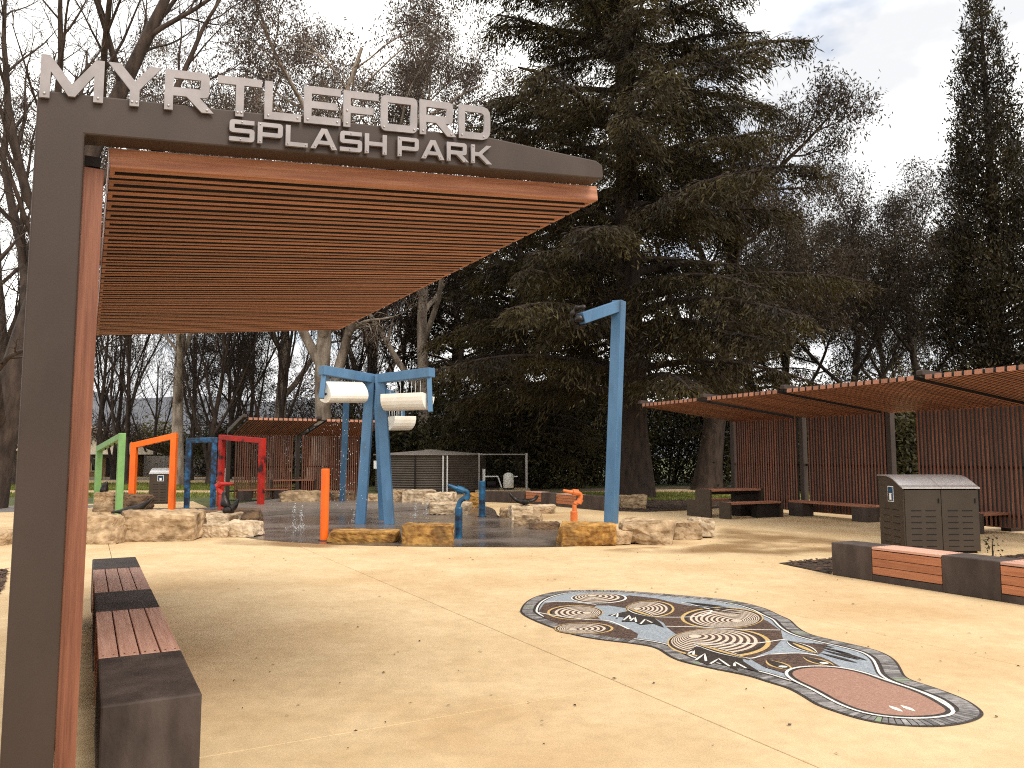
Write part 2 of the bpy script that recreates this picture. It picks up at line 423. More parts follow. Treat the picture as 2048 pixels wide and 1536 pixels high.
def tube_np(P, rad, n):
    k = len(P)
    T = np.empty_like(P)
    T[1:-1] = P[2:] - P[:-2]
    T[0] = P[1] - P[0]
    T[-1] = P[-1] - P[-2]
    T /= np.linalg.norm(T, axis=1)[:, None] + 1e-12
    ref = np.where(np.abs(T[:, 2:3]) > 0.9, np.array([[1.0, 0, 0]]), np.array([[0, 0, 1.0]]))
    if np.abs(T[:, 2]).max() > 0.9:
        ref = np.repeat(np.array([[0.7071, 0.7071, 0.0]]), k, 0) if np.abs(T @ np.array([0.7071, 0.7071, 0])).max() < 0.95 else ref
    S = np.cross(T, ref); S /= np.linalg.norm(S, axis=1)[:, None] + 1e-12
    U = np.cross(S, T)
    a = np.arange(n) * 2 * np.pi / n
    V = P[:, None, :] + rad[:, None, None] * (np.cos(a)[None, :, None] * S[:, None, :] + np.sin(a)[None, :, None] * U[:, None, :])
    i = np.arange(k - 1)[:, None] * n
    j = np.arange(n)[None, :]
    j2 = (j + 1) % n
    F = np.stack([i + j, i + j2, i + n + j2, i + n + j], -1).reshape(-1, 4)
    return V.reshape(-1, 3), F

def np_mesh(name, V, F, m, smooth=False):
    me = bpy.data.meshes.new(name)
    V = np.ascontiguousarray(V, np.float32); F = np.ascontiguousarray(F, np.int32)
    w = F.shape[1]
    me.vertices.add(len(V)); me.vertices.foreach_set('co', V.ravel())
    me.loops.add(F.size); me.loops.foreach_set('vertex_index', F.ravel())
    me.polygons.add(len(F))
    me.polygons.foreach_set('loop_start', np.arange(0, F.size, w, dtype=np.int32))
    me.polygons.foreach_set('loop_total', np.full(len(F), w, np.int32))
    if smooth:
        me.polygons.foreach_set('use_smooth', np.ones(len(F), bool))
    me.update(calc_edges=True)
    me.materials.append(M[m] if isinstance(m, str) else m)
    return me

def tag(o, label=None, cat=None, group=None, kind=None):
    if label: o['label'] = label
    if cat: o['category'] = cat
    if group: o['group'] = group
    if kind: o['kind'] = kind
    return o
def thing(name, label, cat, loc=(0, 0, 0), rz=0.0, group=None):
    o = bpy.data.objects.new(name, None)
    COL.objects.link(o)
    o.empty_display_size = 0.2
    o.location = loc
    o.rotation_euler = (0, 0, rz)
    return tag(o, label, cat, group)
def copy_tree(src, parent=None):
    c = src.copy(); COL.objects.link(c)
    if parent is not None:
        c.parent = parent
    for ch in list(src.children):
        copy_tree(ch, c)
    return c

# ------------------------------------------------------------------ the setting
AL = R(28.2)
VD = Vector((math.cos(AL), math.sin(AL), 0))      # along the sign beam
UD = Vector((-math.sin(AL), math.cos(AL), 0))     # away from the camera, along the left bench
def vu(v, u, z=0.0):
    return VD * v + UD * u + Vector((0, 0, z))

def sheet(name, pts, z, m, thick=0.0, parent=None):
    mb = MB()
    poly = [(p[0], p[1]) for p in pts]
    if thick:
        mb.prism(poly, 'z', z - thick, z)
    else:
        mb.add([(p[0], p[1], z) for p in poly], [tuple(range(len(poly)))])
    o = mb.build(name, m, parent, fix=bool(thick))
    if not thick:
        if o.data.polygons[0].normal.z < 0:
            o.data.flip_normals()
    return o
def structure(o):
    o['kind'] = 'structure'
    return o

def smooth_loop(pts, per=6, closed=True):
    n = len(pts)
    out = []
    P = [Vector((p[0], p[1], 0)) for p in pts]
    rng = range(n) if closed else range(n - 1)
    for i in rng:
        p0, p1, p2, p3 = (P[(i - 1) % n], P[i], P[(i + 1) % n], P[(i + 2) % n]) if closed else (P[max(i - 1, 0)], P[i], P[i + 1], P[min(i + 2, n - 1)])
        for k in range(per):
            t = k / per
            out.append(0.5 * ((2 * p1) + (p2 - p0) * t + (2 * p0 - 5 * p1 + 4 * p2 - p3) * t * t + (3 * p1 - p0 - 3 * p2 + p3) * t ** 3))
    if not closed:
        out.append(P[-1])
    return out

# lawn: one sheet out to the horizon, gently uneven far away
structure(sheet('ground', [(-900, -60), (900, -60), (900, 1500), (-900, 1500)], -0.05, 'grass_soil'))

# concrete plaza: a sheet that shows in the saw cuts, with the slabs on it
plaza_base = structure(sheet('plaza', [vu(-16, -8), vu(30, -8), vu(30, 34), vu(14, 34), vu(6, 26.5), vu(-2, 30), vu(-16, 30)], -0.012, 'joint', 0.03))
v_cuts = [0.43 + 3.07 * k for k in range(-5, 10)]
u_cuts = [4.78 + 6.6 * k for k in range(-2, 5)]
plaza_poly = [(-16, -8), (30, -8), (30, 34), (14, 34), (6, 26.5), (-2, 30), (-16, 30)]
def inside(p, poly):
    c = False
    for i in range(len(poly)):
        (x1, y1), (x2, y2) = poly[i], poly[i - 1]
        if (y1 > p[1]) != (y2 > p[1]) and p[0] < (x2 - x1) * (p[1] - y1) / (y2 - y1) + x1:
            c = not c
    return c
for i in range(len(v_cuts) - 1):
    for j in range(len(u_cuts) - 1):
        a0, a1, b0, b1 = v_cuts[i] + 0.004, v_cuts[i + 1] - 0.004, u_cuts[j] + 0.004, u_cuts[j + 1] - 0.004
        if not inside(((a0 + a1) / 2, (b0 + b1) / 2), plaza_poly):
            continue
        a1 = min(a1, 30); b1 = min(b1, 34)
        o = MB().prism([tuple(vu(a, b)[:2]) for a, b in ((a0, b0), (a1, b0), (a1, b1), (a0, b1))], 'z', -0.1, 0).build('concrete_slab', 'slab', plaza_base, bevel=0.003, seg=1)

# splash pad: wet sheet on the plaza, with a low raised tier at its back
pad_px = [(505, 1078), (640, 1088), (760, 1092), (905, 1094), (1120, 1094), (1200, 1084), (1160, 1058), (1060, 1046), (1000, 1034),
          (985, 1017), (940, 1008), (850, 1005), (700, 1002), (560, 1004), (500, 1012), (430, 1015), (300, 1017), (230, 1020), (240, 1034), (400, 1042), (460, 1062)]
pad = structure(sheet('splash_pad', smooth_loop([G(*p) for p in pad_px], 4), 0.006, 'wet'))
tier_px = [(460, 1041), (520, 1033), (583, 1028), (645, 1026), (700, 1026), (730, 1028), (786, 1024), (853, 1019), (870, 1008),
           (850, 1004), (700, 1001), (560, 1003), (500, 1011), (440, 1018)]
structure(sheet('splash_pad_tier', [G(*p) for p in tier_px], 0.115, 'tier', 0.105))

# damp stains where water runs off the pad
def damp(pts, z=0.0035):
    O = smooth_loop([G(*p) for p in pts], 5)
    c = sum(O, Vector()) / len(O)
    I = [p.lerp(c, 0.38) for p in O]
    n = len(O)
    vs = [(p.x, p.y, z) for p in O] + [(p.x, p.y, z) for p in I] + [(c.x, c.y, z)]
    fs = [(i, (i + 1) % n, (i + 1) % n + n, i + n) for i in range(n)] + [(n + i, n + (i + 1) % n, 2 * n) for i in range(n)]
    o = MB().add(vs, fs).build('damp_patch', 'damp')
    ca = o.data.attributes.new('damp', 'FLOAT', 'POINT')
    ca.data.foreach_set('value', [0.0] * n + [0.85] * (n + 1))
    structure(o)
damp([(1150, 1104), (1290, 1108), (1420, 1112), (1600, 1120), (1745, 1108), (1720, 1082), (1600, 1066), (1470, 1054), (1430, 1060), (1400, 1090), (1230, 1097)])
damp([(420, 1088), (560, 1094), (700, 1098), (690, 1086), (560, 1078), (480, 1072)])

# mulch beds with loose chips
rs = np.random.RandomState(5)
def bed(name, pts, n, label):
    b = structure(sheet(name, pts, 0.010, 'mulch', 0.006))
    poly = [(p[0], p[1]) for p in pts]
    xs, ys = [p[0] for p in poly], [p[1] for p in poly]
    V, F = [], []
    k = 0
    while k < n:
        x, y = rs.uniform(min(xs), max(xs)), rs.uniform(min(ys), max(ys))
        if not inside((x, y), poly):
            continue
        a, l, w, h = rs.uniform(0, 6.28), rs.uniform(0.02, 0.06), rs.uniform(0.008, 0.02), rs.uniform(0.005, 0.02)
        ca, sa = math.cos(a), math.sin(a)
        tz = rs.uniform(-0.012, 0.012)
        o = len(V)
        for dx, dy, dz in ((-l, -w, -tz), (l, -w, tz), (l, w, tz), (-l, w, -tz), (0, 0, h)):
            V.append((x + dx * ca - dy * sa, y + dx * sa + dy * ca, 0.02 + dz))
        F += [(o, o + 1, o + 4), (o + 1, o + 2, o + 4), (o + 2, o + 3, o + 4), (o + 3, o, o + 4)]
        k += 1
    me = np_mesh('bark_chips', np.array(V), np.array(F), 'chip')
    c = link('bark_chips', me)
    tag(c, label, 'bark mulch', kind='stuff')
bed('mulch_bed', [G(1558, 1127), G(1662, 1118), G(1760, 1113), G(1955, 1119), G(2048, 1110), G(2130, 1112), G(2130, 1190), G(1668, 1136), G(1662, 1149)], 1500, 'brown bark chips in the bed behind the near timber seat')
bed('cedar_bed', [G(1212, 1022), G(1290, 1024), G(1400, 1020), G(1480, 1012), G(1480, 1000), G(1290, 997), G(1215, 1004)], 1800, 'dark bark chips spread under the large cedar')
bed('verge_bed', [G(-60, 1150), G(14, 1140), G(10, 1165), G(-2, 1190), G(-60, 1200)], 500, 'dark bark chips at the left edge beside the post')
# footpaths, kerb and road beyond the plaza
structure(sheet('road', [(-70, 50), (-6, 50), (-4, 57), (-70, 57)], 0.02, 'asphalt', 0.1))
structure(sheet('kerb', [(-70, 49.6), (-6, 49.6), (-6, 49.95), (-70, 49.95)], 0.12, 'slab', 0.2))
structure(sheet('far_kerb', [(-70, 57.05), (-4, 57.05), (-4, 57.4), (-70, 57.4)], 0.14, 'slab', 0.2))
structure(sheet('footpath', [(-60, 36.5), (-7.5, 36.5), (-7.5, 38.2), (-60, 38.2)], 0.0, 'slab', 0.1))
structure(sheet('side_path', [(-24, 20.0), (-13.5, 24.0), (-13.5, 27.0), (-26, 23.0)], 0.012, 'asphalt', 0.03))
structure(sheet('lawn_strip', [(-11, 30.3), (16, 30.3), (16, 33), (-11, 33)], -0.03, 'grass_soil'))

# far hills
def ridge(name, Y, x0, x1, base, amp, seed):
    n = 60
    vs = []
    for k in range(n + 1):
        x = x0 + (x1 - x0) * k / n
        h = base + amp * (mnoise.noise(Vector((x * 0.012, seed, 0))) + 0.4 * mnoise.noise(Vector((x * 0.05, seed, 3))))
        vs += [(x, Y - 150, -2), (x, Y, max(h, 2)), (x, Y + 260, -2)]
    fs = []
    for k in range(n):
        a = k * 3
        fs += [(a, a + 3, a + 4, a + 1), (a + 1, a + 4, a + 5, a + 2)]
    structure(MB().add(vs, fs).build(name, 'hill', smooth=True))
ridge('hills', 700, -620, 520, 52, 16, 4.0)

# grass blades on the lawn strips that show
def grass(name, rects, n, label, seed):
    r = np.random.RandomState(seed)
    tot = sum((x1 - x0) * (y1 - y0) for x0, x1, y0, y1 in rects)
    Vs = []
    for x0, x1, y0, y1 in rects:
        k = int(n * (x1 - x0) * (y1 - y0) / tot)
        p = np.stack([r.uniform(x0, x1, k), r.uniform(y0, y1, k), np.full(k, -0.05)], 1)
        a = r.uniform(0, 6.28, k); h = r.uniform(0.05, 0.16, k); w = r.uniform(0.012, 0.03, k)
        d = np.stack([np.cos(a), np.sin(a), np.zeros(k)], 1)
        lean = np.stack([r.normal(0, 0.05, k), r.normal(0, 0.05, k), h], 1)
        Vs.append(np.stack([p - d * w[:, None], p + d * w[:, None], p + lean], 1).reshape(-1, 3))
    V = np.concatenate(Vs)
    o = link(name, np_mesh(name, V, np.arange(len(V)).reshape(-1, 3), 'grass'))
    tag(o, label, 'grass', kind='stuff')
grass('lawn_grass', [(-45, -10.5, 32.5, 36.4), (-45, -10.5, 38.3, 49.4), (-30, -6, 57.5, 66)], 45000, 'rough green lawn between the plaza and the road', 3)
grass('strip_grass', [(-1, 18, 29.5, 36)], 42000, 'bright green grass strip beneath the conifers', 4)

# ------------------------------------------------------------------ slatted shelters
def slat_mesh(length, w=0.155, h=0.088, m='timber'):
    # twin-rib batten: two ribs closed by a cap at both ends; runs along local X, ribs towards -Z
    r = w * 0.355
    e = 0.022
    i0, i1 = -w / 2 + r, w / 2 - r
    # one ring-shaped outline seen from below: two ribs joined by an end cap at both ends, open between
    o4 = [(0, -w / 2), (length, -w / 2), (length, w / 2), (0, w / 2)]
    i4 = [(e, i0), (length - e, i0), (length - e, i1), (e, i1)]
    mb = MB()
    vs = [(x, y, z) for z in (-h, 0) for ring_ in (o4, i4) for x, y in ring_]
    fs = []
    for k in range(4):
        j = (k + 1) % 4
        fs += [(k, j, 4 + j, 4 + k), (8 + k, 12 + k, 12 + j, 8 + j), (k, 8 + k, 8 + j, j), (4 + k, 4 + j, 12 + j, 12 + k)]
    mb.add(vs, fs)
    me = mb.mesh('slat', m)
    me.materials.append(M['steel_dark'])          # near-black sides and groove: shade between the slats put into the colour
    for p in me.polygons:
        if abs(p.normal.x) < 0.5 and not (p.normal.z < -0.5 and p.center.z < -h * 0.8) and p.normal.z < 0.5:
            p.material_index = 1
    return me

def make_shelter(root, span, low, tip, y0, y1, frames, wy0, wy1, pitch=0.2, col_w=0.17, col_d=0.14, wall_top=None, tip_cap=False, sc=1.0, skip_frame=False, tier=False):
    """local x: cantilever direction, local y: along the row; columns at x = -col_w..0"""
    slope = (tip - low) / span
    ang = math.atan(slope)
    L = span / math.cos(ang)
    if not skip_frame:
        for fy in frames:
            zt = lambda x: low + slope * x
            poly = [(-col_w, 0), (-col_w, low + 0.16 * sc), (span * 0.62, zt(span * 0.62) + 0.165 * sc), (span - 0.05, zt(span) + 0.115 * sc), (span, zt(span) + 0.09 * sc), (span, zt(span) + 0.01), (0, low), (0, 0)]
            MB().prism(poly, 'y', fy - col_d / 2, fy + col_d / 2).build('frame', 'steel', root, bevel=0.008)
    # purlins on top of the slats
    for x in (0.35 * sc, span * 0.5, span - 0.45 * sc):
        z = low + slope * x + 0.035
        MB().box((x, (y0 + y1) / 2, z), (0.05, y1 - y0 - 0.02, 0.05), Matrix.Rotation(-ang, 3, 'Y')).build('purlin', 'steel_dark', root)
    me = slat_mesh(L - 0.03, pitch * 0.775, 0.088 * sc)
    n = int(round((y1 - y0) / pitch))
    fr = [f for f in frames]
    for k in range(n):
        y = y0 + (k + 0.5) * (y1 - y0) / n
        if any(abs(y - f) < col_d / 2 + pitch * 0.3875 for f in fr):
            continue
        link('roof_slat', me, root, loc=(0.03, y, low + slope * 0.03 + 0.006), rot=(0, -ang, 0), bevel=0.003, seg=1)
    # wall slats (upright battens) with rails behind
    wt = wall_top or low - 0.02
    mw = slat_mesh(wt - 0.1, pitch * 0.775, 0.08 * sc, 'timber_wall_shade')
    n = int(round((wy1 - wy0) / pitch))
    for k in range(n):
        y = wy0 + (k + 0.5) * (wy1 - wy0) / n
        if any(abs(y - f) < col_d / 2 + pitch * 0.3875 for f in fr):
            continue
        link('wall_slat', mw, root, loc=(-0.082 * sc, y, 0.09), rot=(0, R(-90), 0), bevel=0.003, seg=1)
    for z in (0.35, low * 0.5, low + 0.03):
        MB().box((-0.115 * sc, (wy0 + wy1) / 2, z), (0.055, wy1 - wy0, 0.06)).build('wall_rail', 'steel_dark', root)
    return root

# --- the sign pergola in the foreground
PS = 0.9                                   # size of the pergola relative to a beam front 4.1 m away
PD = 4.1 * PS
pz = lambda z: EYE + (z - EYE) * PS
pergola = thing('sign_pergola', 'foreground timber-slatted pergola with dark steel frame carrying the park name', 'pergola', UD * PD, AL)
SL = 0.0977
def pbeam(fy, d):
    pts = [(-0.27, None), (-0.27, 3.325), (2.04, 3.553), (2.815, 3.548), (2.862, 3.525), (2.872, 3.45), (2.855, 3.433), (-0.072, 3.15), (-0.072, None)]
    return [(x * PS, 0.0 if z is None else pz(z)) for x, z in pts]
for fy in (0.0, 2.75 * PS, 5.6 * PS):
    MB().prism(pbeam(fy, 0), 'y', fy, fy + 0.15 * PS).build('frame', 'steel', pergola, bevel=0.008, seg=2)
pl = 2.89 * PS * math.sqrt(1 + SL * SL)
pang = math.atan(SL)
pme = slat_mesh(pl, 0.158 * PS, 0.096 * PS)
for k in range(31):
    y = (0.15 + 0.012 + 0.082 + 0.2 * k) * PS
    if any(fy - 0.09 * PS < y < fy + 0.24 * PS for fy in (2.75 * PS, 5.6 * PS)) and False:
        continue
    link('roof_slat', pme, pergola, loc=(0.03 * PS, y, pz(3.158)), rot=(0, -pang, 0), bevel=0.003, seg=1)
MB().box((0.03 * PS + pl / 2, 0.154 * PS, -0.0), (pl, 0.012, 0.096 * PS)).build('fascia_board', 'timber', pergola, bevel=0.003, seg=1, loc=(0, 0, 0))
fb = [o for o in pergola.children if o.name.startswith('fascia')][0]
fb.data.transform(Matrix.Translation((-0.03 * PS, -0.154 * PS, -0.048 * PS)))
fb.location = (0.03 * PS, 0.1555 * PS, pz(3.158)); fb.rotation_euler = (0, -pang, 0)
for x in (0.25, 1.5, 2.6):
    zz = pz(3.158 + SL * (x - 0.03)) + 0.03
    MB().box((x * PS, 3.2 * PS + 0.06, zz), (0.05, 6.1 * PS, 0.05), Matrix.Rotation(-pang, 3, 'Y')).build('purlin', 'steel_dark', pergola)
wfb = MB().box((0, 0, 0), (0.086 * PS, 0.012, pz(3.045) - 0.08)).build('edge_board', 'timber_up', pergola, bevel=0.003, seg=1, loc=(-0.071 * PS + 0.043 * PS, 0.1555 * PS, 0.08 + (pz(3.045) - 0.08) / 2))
wme = slat_mesh(pz(3.045) - 0.08, 0.158 * PS, 0.086 * PS, 'timber_wall_shade')
for k in range(31):
    y = (0.15 + 0.012 + 0.082 + 0.2 * k) * PS
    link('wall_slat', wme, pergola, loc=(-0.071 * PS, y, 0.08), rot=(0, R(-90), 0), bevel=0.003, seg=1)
for z0, z1, x0, x1 in ((pz(3.055), pz(3.105), -0.071, 0.0), (0.42, 0.48, -0.12, -0.073), (1.5, 1.56, -0.12, -0.073)):
    MB().span((x0 * PS, 0.16 * PS, z0), (x1 * PS, 6.4 * PS, z1)).build('wall_rail', 'steel_dark', pergola)

# lettering on the beam
GL = {
 'M': (1.45, [[(0,0),(0,1),(.2,1),(.725,.36),(1.25,1),(1.45,1),(1.45,0),(1.22,0),(1.22,.62),(.80,.08),(.65,.08),(.23,.62),(.23,0)]]),
 'Y': (1.3, [[(.54,0),(.54,.40),(0,1),(.29,1),(.655,.6),(1.01,1),(1.3,1),(.77,.40),(.77,0)]]),
 'R': (1.28, [[(0,0),(0,1),(1.0,1),(1.11,.965),(1.15,.87),(1.15,.48),(1.12,.40),(1.02,.36),(.9,.36),(1.28,0),(.96,0),(.56,.36),(.22,.36),(.22,0)], [(.22,.57),(.92,.57),(.92,.8),(.22,.8)]]),
 'T': (1.2, [[(.49,0),(.49,.8),(0,.8),(0,1),(1.2,1),(1.2,.8),(.71,.8),(.71,0)]]),
 'L': (1.05, [[(0,0),(0,1),(.22,1),(.22,.2),(1.05,.2),(1.05,0)]]),
 'E': (1.1, [[(0,0),(0,1),(1.1,1),(1.1,.8),(.22,.8),(.22,.6),(1.0,.6),(1.0,.41),(.22,.41),(.22,.2),(1.1,.2),(1.1,0)]]),
 'F': (1.1, [[(0,0),(0,1),(1.1,1),(1.1,.8),(.22,.8),(.22,.58),(.95,.58),(.95,.39),(.22,.39),(.22,0)]]),
 'O': (1.2, [[(.12,0),(.04,.04),(0,.12),(0,.88),(.04,.96),(.12,1),(1.08,1),(1.16,.96),(1.2,.88),(1.2,.12),(1.16,.04),(1.08,0)], [(.22,.2),(.22,.8),(.98,.8),(.98,.2)]]),
 'D': (1.15, [[(0,0),(0,1),(.86,1),(1.03,.95),(1.12,.85),(1.15,.7),(1.15,.3),(1.12,.15),(1.03,.05),(.86,0)], [(.22,.2),(.22,.8),(.80,.8),(.90,.75),(.93,.66),(.93,.34),(.90,.25),(.80,.2)]]),
 'S': (1.12, [[(0,0),(0,.2),(.90,.2),(.90,.4),(.14,.4),(.04,.44),(0,.52),(0,.86),(.04,.96),(.14,1),(1.1,1),(1.1,.8),(.22,.8),(.22,.6),(.98,.6),(1.08,.56),(1.12,.48),(1.12,.13),(1.08,.04),(.98,0)]]),
 'P': (1.15, [[(0,0),(0,1),(1.0,1),(1.11,.96),(1.15,.86),(1.15,.47),(1.11,.37),(1.0,.33),(.22,.33),(.22,0)], [(.22,.53),(.93,.53),(.93,.8),(.22,.8)]]),
 'A': (1.3, [[(0,0),(.51,1),(.79,1),(1.3,0),(1.04,0),(.93,.22),(.37,.22),(.26,0)], [(.46,.4),(.84,.4),(.65,.78)]]),
 'H': (1.15, [[(0,0),(0,1),(.22,1),(.22,.6),(.93,.6),(.93,1),(1.15,1),(1.15,0),(.93,0),(.93,.4),(.22,.4),(.22,0)]]),
 'K': (1.25, [[(0,0),(0,1),(.22,1),(.22,.6),(.45,.6),(.9,1),(1.2,1),(.65,.52),(1.25,0),(.93,0),(.45,.4),(.22,.4),(.22,0)]]),
}
BOLTS = {'M': [(.115, .1), (1.33, .1)], 'Y': [(.6, .1), (.71, .1)], 'R': [(.11, .1), (1.1, .07)], 'T': [(.55, .1), (.65, .1)], 'L': [(.11, .1), (.95, .1)], 'E': [(.11, .1), (1.0, .1)],
         'F': [(.11, .1), (.11, .45)], 'O': [(.1, .1), (1.1, .1)], 'D': [(.11, .1), (.9, .1)], 'S': [(.5, .1), (.55, .9)], 'P': [(.11, .1), (.11, .9)], 'A': [(.2, .12), (1.1, .12)], 'H': [(.11, .1), (1.04, .1)], 'K': [(.11, .1), (.11, .9)]}
def letter(ch, x, z, h, sx, y, depth, shear):
    cu = bpy.data.curves.new('letter', 'CURVE')
    cu.dimensions = '2D'; cu.fill_mode = 'BOTH'; cu.extrude = depth / 2
    w, loops = GL[ch]
    for lp in loops:
        s = cu.splines.new('POLY')
        s.points.add(len(lp) - 1)
        for i, (px_, py_) in enumerate(lp):
            s.points[i].co = (px_ * sx, py_ * h + px_ * sx * shear, 0, 1)
        s.use_cyclic_u = True
    tmp = bpy.data.objects.new('tmp', cu)
    COL.objects.link(tmp)
    dg = bpy.context.evaluated_depsgraph_get(); dg.update()
    me = bpy.data.meshes.new_from_object(tmp.evaluated_get(dg))
    bpy.data.objects.remove(tmp)
    me.name = 'letter'
    me.materials.clear(); me.materials.append(M['letter'])
    o = link('letter', me, pergola, loc=(x, y - depth / 2, z), rot=(R(90), 0, 0))
    o['label'] = 'brushed metal capital letter ' + ch
    for bx, bz in BOLTS[ch]:
        mb = MB()
        r_ = 0.028 * h if h > 0.15 else 0.032 * h
        mb.lathe([(r_, 0), (r_, 0.004), (r_ * 0.6, 0.006)], 8, (bx * sx, bz * h + bx * sx * shear, depth / 2))
        mb.build('bolt', 'bolt', o)
def line(text, x0, x1, z0, h, gap, shear, y, depth, space=0.6):
    tot = sum(space if c == ' ' else GL[c][0] for c in text) + gap * (len(text) - 1)
    sx = (x1 - x0) / tot
    x = x0
    for c in text:
        if c == ' ':
            x += (space + gap) * sx
            continue
        letter(c, x, z0 + (x - x0) * shear, h, sx, y, depth, shear)
        x += (GL[c][0] + gap) * sx
line('MYRTLEFORD', -0.262 * PS, 2.04 * PS, pz(3.282), 0.205 * PS, 0.09, 0.104, -0.008, 0.012)
line('SPLASH PARK', 0.565 * PS, 2.05 * PS, pz(3.236), 0.112 * PS, 0.14, 0.0935, -0.008, 0.016, 0.3)

# --- shelters behind
ang_s = R(25.5)
us = Vector((-math.sin(ang_s), math.cos(ang_s), 0)); vs_ = Vector((math.cos(ang_s), math.sin(ang_s), 0))
shelter_o = Vector((9.52, 19.9, 0))
sh_a = thing('slatted_shelter', 'slatted timber shelter beside the big cedar, with the long low bench against its wall', 'shelter', shelter_o, ang_s + math.pi, 'slatted shelters')
make_shelter(sh_a, 3.5, 2.80, 3.2, -5.95, 0.0, (-0.07, -2.98, -5.88), -5.93, -0.15)
sh_b = thing('slatted_shelter', 'slatted timber shelter at the right edge behind the twin bin', 'shelter', shelter_o - us * 0.0, ang_s + math.pi, 'slatted shelters')
make_shelter(sh_b, 3.5, 2.80, 3.2, 0.06, 7.2, (3.53, 7.0), 0.71, 7.0)
sh_c = thing('slatted_shelter', 'distant slatted timber shelter behind the red arch and the bucket tower', 'shelter', (-10.5, 29.2, 0), -(R(90) - AL), 'slatted shelters')
make_shelter(sh_c, 3.2, 2.48, 2.93, 0.0, 5.3, (0.07, 2.6, 5.2), 0.12, 5.2, sc=0.95, pitch=0.165)

# ------------------------------------------------------------------ seats, tables, bins
def make_bench(root, sections, H=0.45, W=0.46, back_planks=True):
    """local x: along the seat, local y: across; sections: list of (kind, length)"""
    x = 0.0
    pl_cache = {}
    def plank(l, w, t, m='timber_sheen'):
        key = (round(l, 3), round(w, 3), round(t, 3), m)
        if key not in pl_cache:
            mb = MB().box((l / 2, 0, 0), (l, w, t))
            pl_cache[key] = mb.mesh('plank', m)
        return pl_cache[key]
    for kind, l in sections:
        if kind == 'b':
            MB().span((x, 0, 0), (x + l, W, H)).build('concrete_block', 'concrete_dark', root, bevel=0.012)
        else:
            MB().span((x + 0.001, 0.035, 0), (x + l - 0.001, W - 0.035, H - 0.045)).build('plinth', 'concrete_dark', root)
            MB().span((x + 0.002, 0.004, 0), (x + l - 0.002, 0.034, 0.085)).build('kick_board', 'concrete_dark', root)
            pw = W / 4
            for k in range(4):
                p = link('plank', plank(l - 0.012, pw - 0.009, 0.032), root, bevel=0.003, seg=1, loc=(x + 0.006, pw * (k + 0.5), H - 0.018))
                mb = MB()
                for ex in (0.05, l - 0.062):
                    for ey in (-0.028, 0.028):
                        mb.lathe([(0.007, 0), (0.006, 0.002)], 6, (ex, ey, 0.016))
                mb.build('screw', 'steel_dark', p)
            ph = (H - 0.045 - 0.09) / 3
            for yy, on in ((0.018, True), (W - 0.018, back_planks)):
                if on:
                    for k in range(3):
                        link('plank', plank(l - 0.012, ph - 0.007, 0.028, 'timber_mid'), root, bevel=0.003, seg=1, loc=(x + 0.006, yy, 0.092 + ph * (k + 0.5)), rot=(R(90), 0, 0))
        x += l
    return root

bl = thing('seat_bench', 'long low seat of dark concrete blocks and timber planks beside the pergola post', 'bench', vu(0.57, 4.40), AL + R(90), 'block and plank seats')
make_bench(bl, [('b', 1.02), ('t', 1.6), ('b', 0.97), ('t', 1.62), ('b', 0.97)])
br = thing('seat_bench', 'low seat of dark concrete blocks and timber planks in front of the twin bin', 'bench', vu(9.22, 7.76), AL - R(90), 'block and plank seats')
make_bench(br, [('b', 0.64), ('t', 0.98), ('b', 0.70), ('t', 1.3), ('b', 0.7)])
p0, p1 = G(1051, 1007), G(1210, 1022)
bf = thing('seat_bench', 'far seat of grey blocks and timber planks left of the tall blue pole', 'bench', p0, math.atan2(p1.y - p0.y, p1.x - p0.x), 'block and plank seats')
bl_len = (p1 - p0).length
make_bench(bf, [('t', bl_len * 0.22), ('b', bl_len * 0.2), ('t', bl_len * 0.25), ('b', bl_len * 0.33)], H=0.42)
q0 = G(968, 1004)
lw = thing('low_wall', 'low dark concrete wall joined to the far seat behind the blue bollard', 'wall', q0, math.atan2(p0.y - q0.y, p0.x - q0.x))
ll = (p0 - q0).length - 0.03
MB().span((0, 0, 0), (ll * 0.68, 0.4, 0.38)).build('wall_block', 'concrete_dark', lw, bevel=0.015)
MB().span((ll * 0.68 + 0.01, -0.02, 0), (ll, 0.42, 0.40)).build('wall_block', 'concrete_dark', lw, bevel=0.015)

def make_table(root, length=1.85):
    for x in (0.0, length - 0.06):
        prof = [(0, 0), (0, 0.75), (0.62, 0.75), (0.62, 0.45), (1.0, 0.45), (1.0, 0), (0.0, 0)][:-1]
        MB().prism(prof, 'x', x, x + 0.06).build('end_panel', 'bin', root, bevel=0.006)
    for k in range(4):
        MB().span((0.062, 0.01 + 0.153 * k, 0.695), (length - 0.062, 0.155 + 0.153 * k, 0.748)).build('table_plank', 'timber', root, bevel=0.004, seg=1)
    for k in range(2):
        MB().span((0.062, 0.64 + 0.18 * k, 0.40), (length - 0.062, 0.81 + 0.18 * k, 0.447)).build('seat_plank', 'timber', root, bevel=0.004, seg=1)
    MB().span((0.063, 0.25, 0.60), (length - 0.063, 0.33, 0.692)).build('rail', 'steel_dark', root)
    MB().span((length * 0.62, 0.12, 0.0), (length - 0.063, 0.5, 0.598)).build('pedestal', 'steel_dark', root)
    return root
def make_stool_bench(root, length=1.85, W=0.42, H=0.43):
    for x in (0.0, length - 0.06):
        MB().span((x, 0, 0), (x + 0.06, W, H)).build('end_panel', 'bin', root, bevel=0.006)
    for k in range(3):
        MB().span((0.062, 0.005 + W / 3 * k, H - 0.055), (length - 0.062, W / 3 * (k + 1) - 0.006, H - 0.003)).build('seat_plank', 'timber', root, bevel=0.004, seg=1)
    MB().span((length * 0.55, 0.1, 0), (length - 0.063, W - 0.1, H - 0.058)).build('pedestal', 'steel_dark', root)
    return root
sv, su = vs_, us
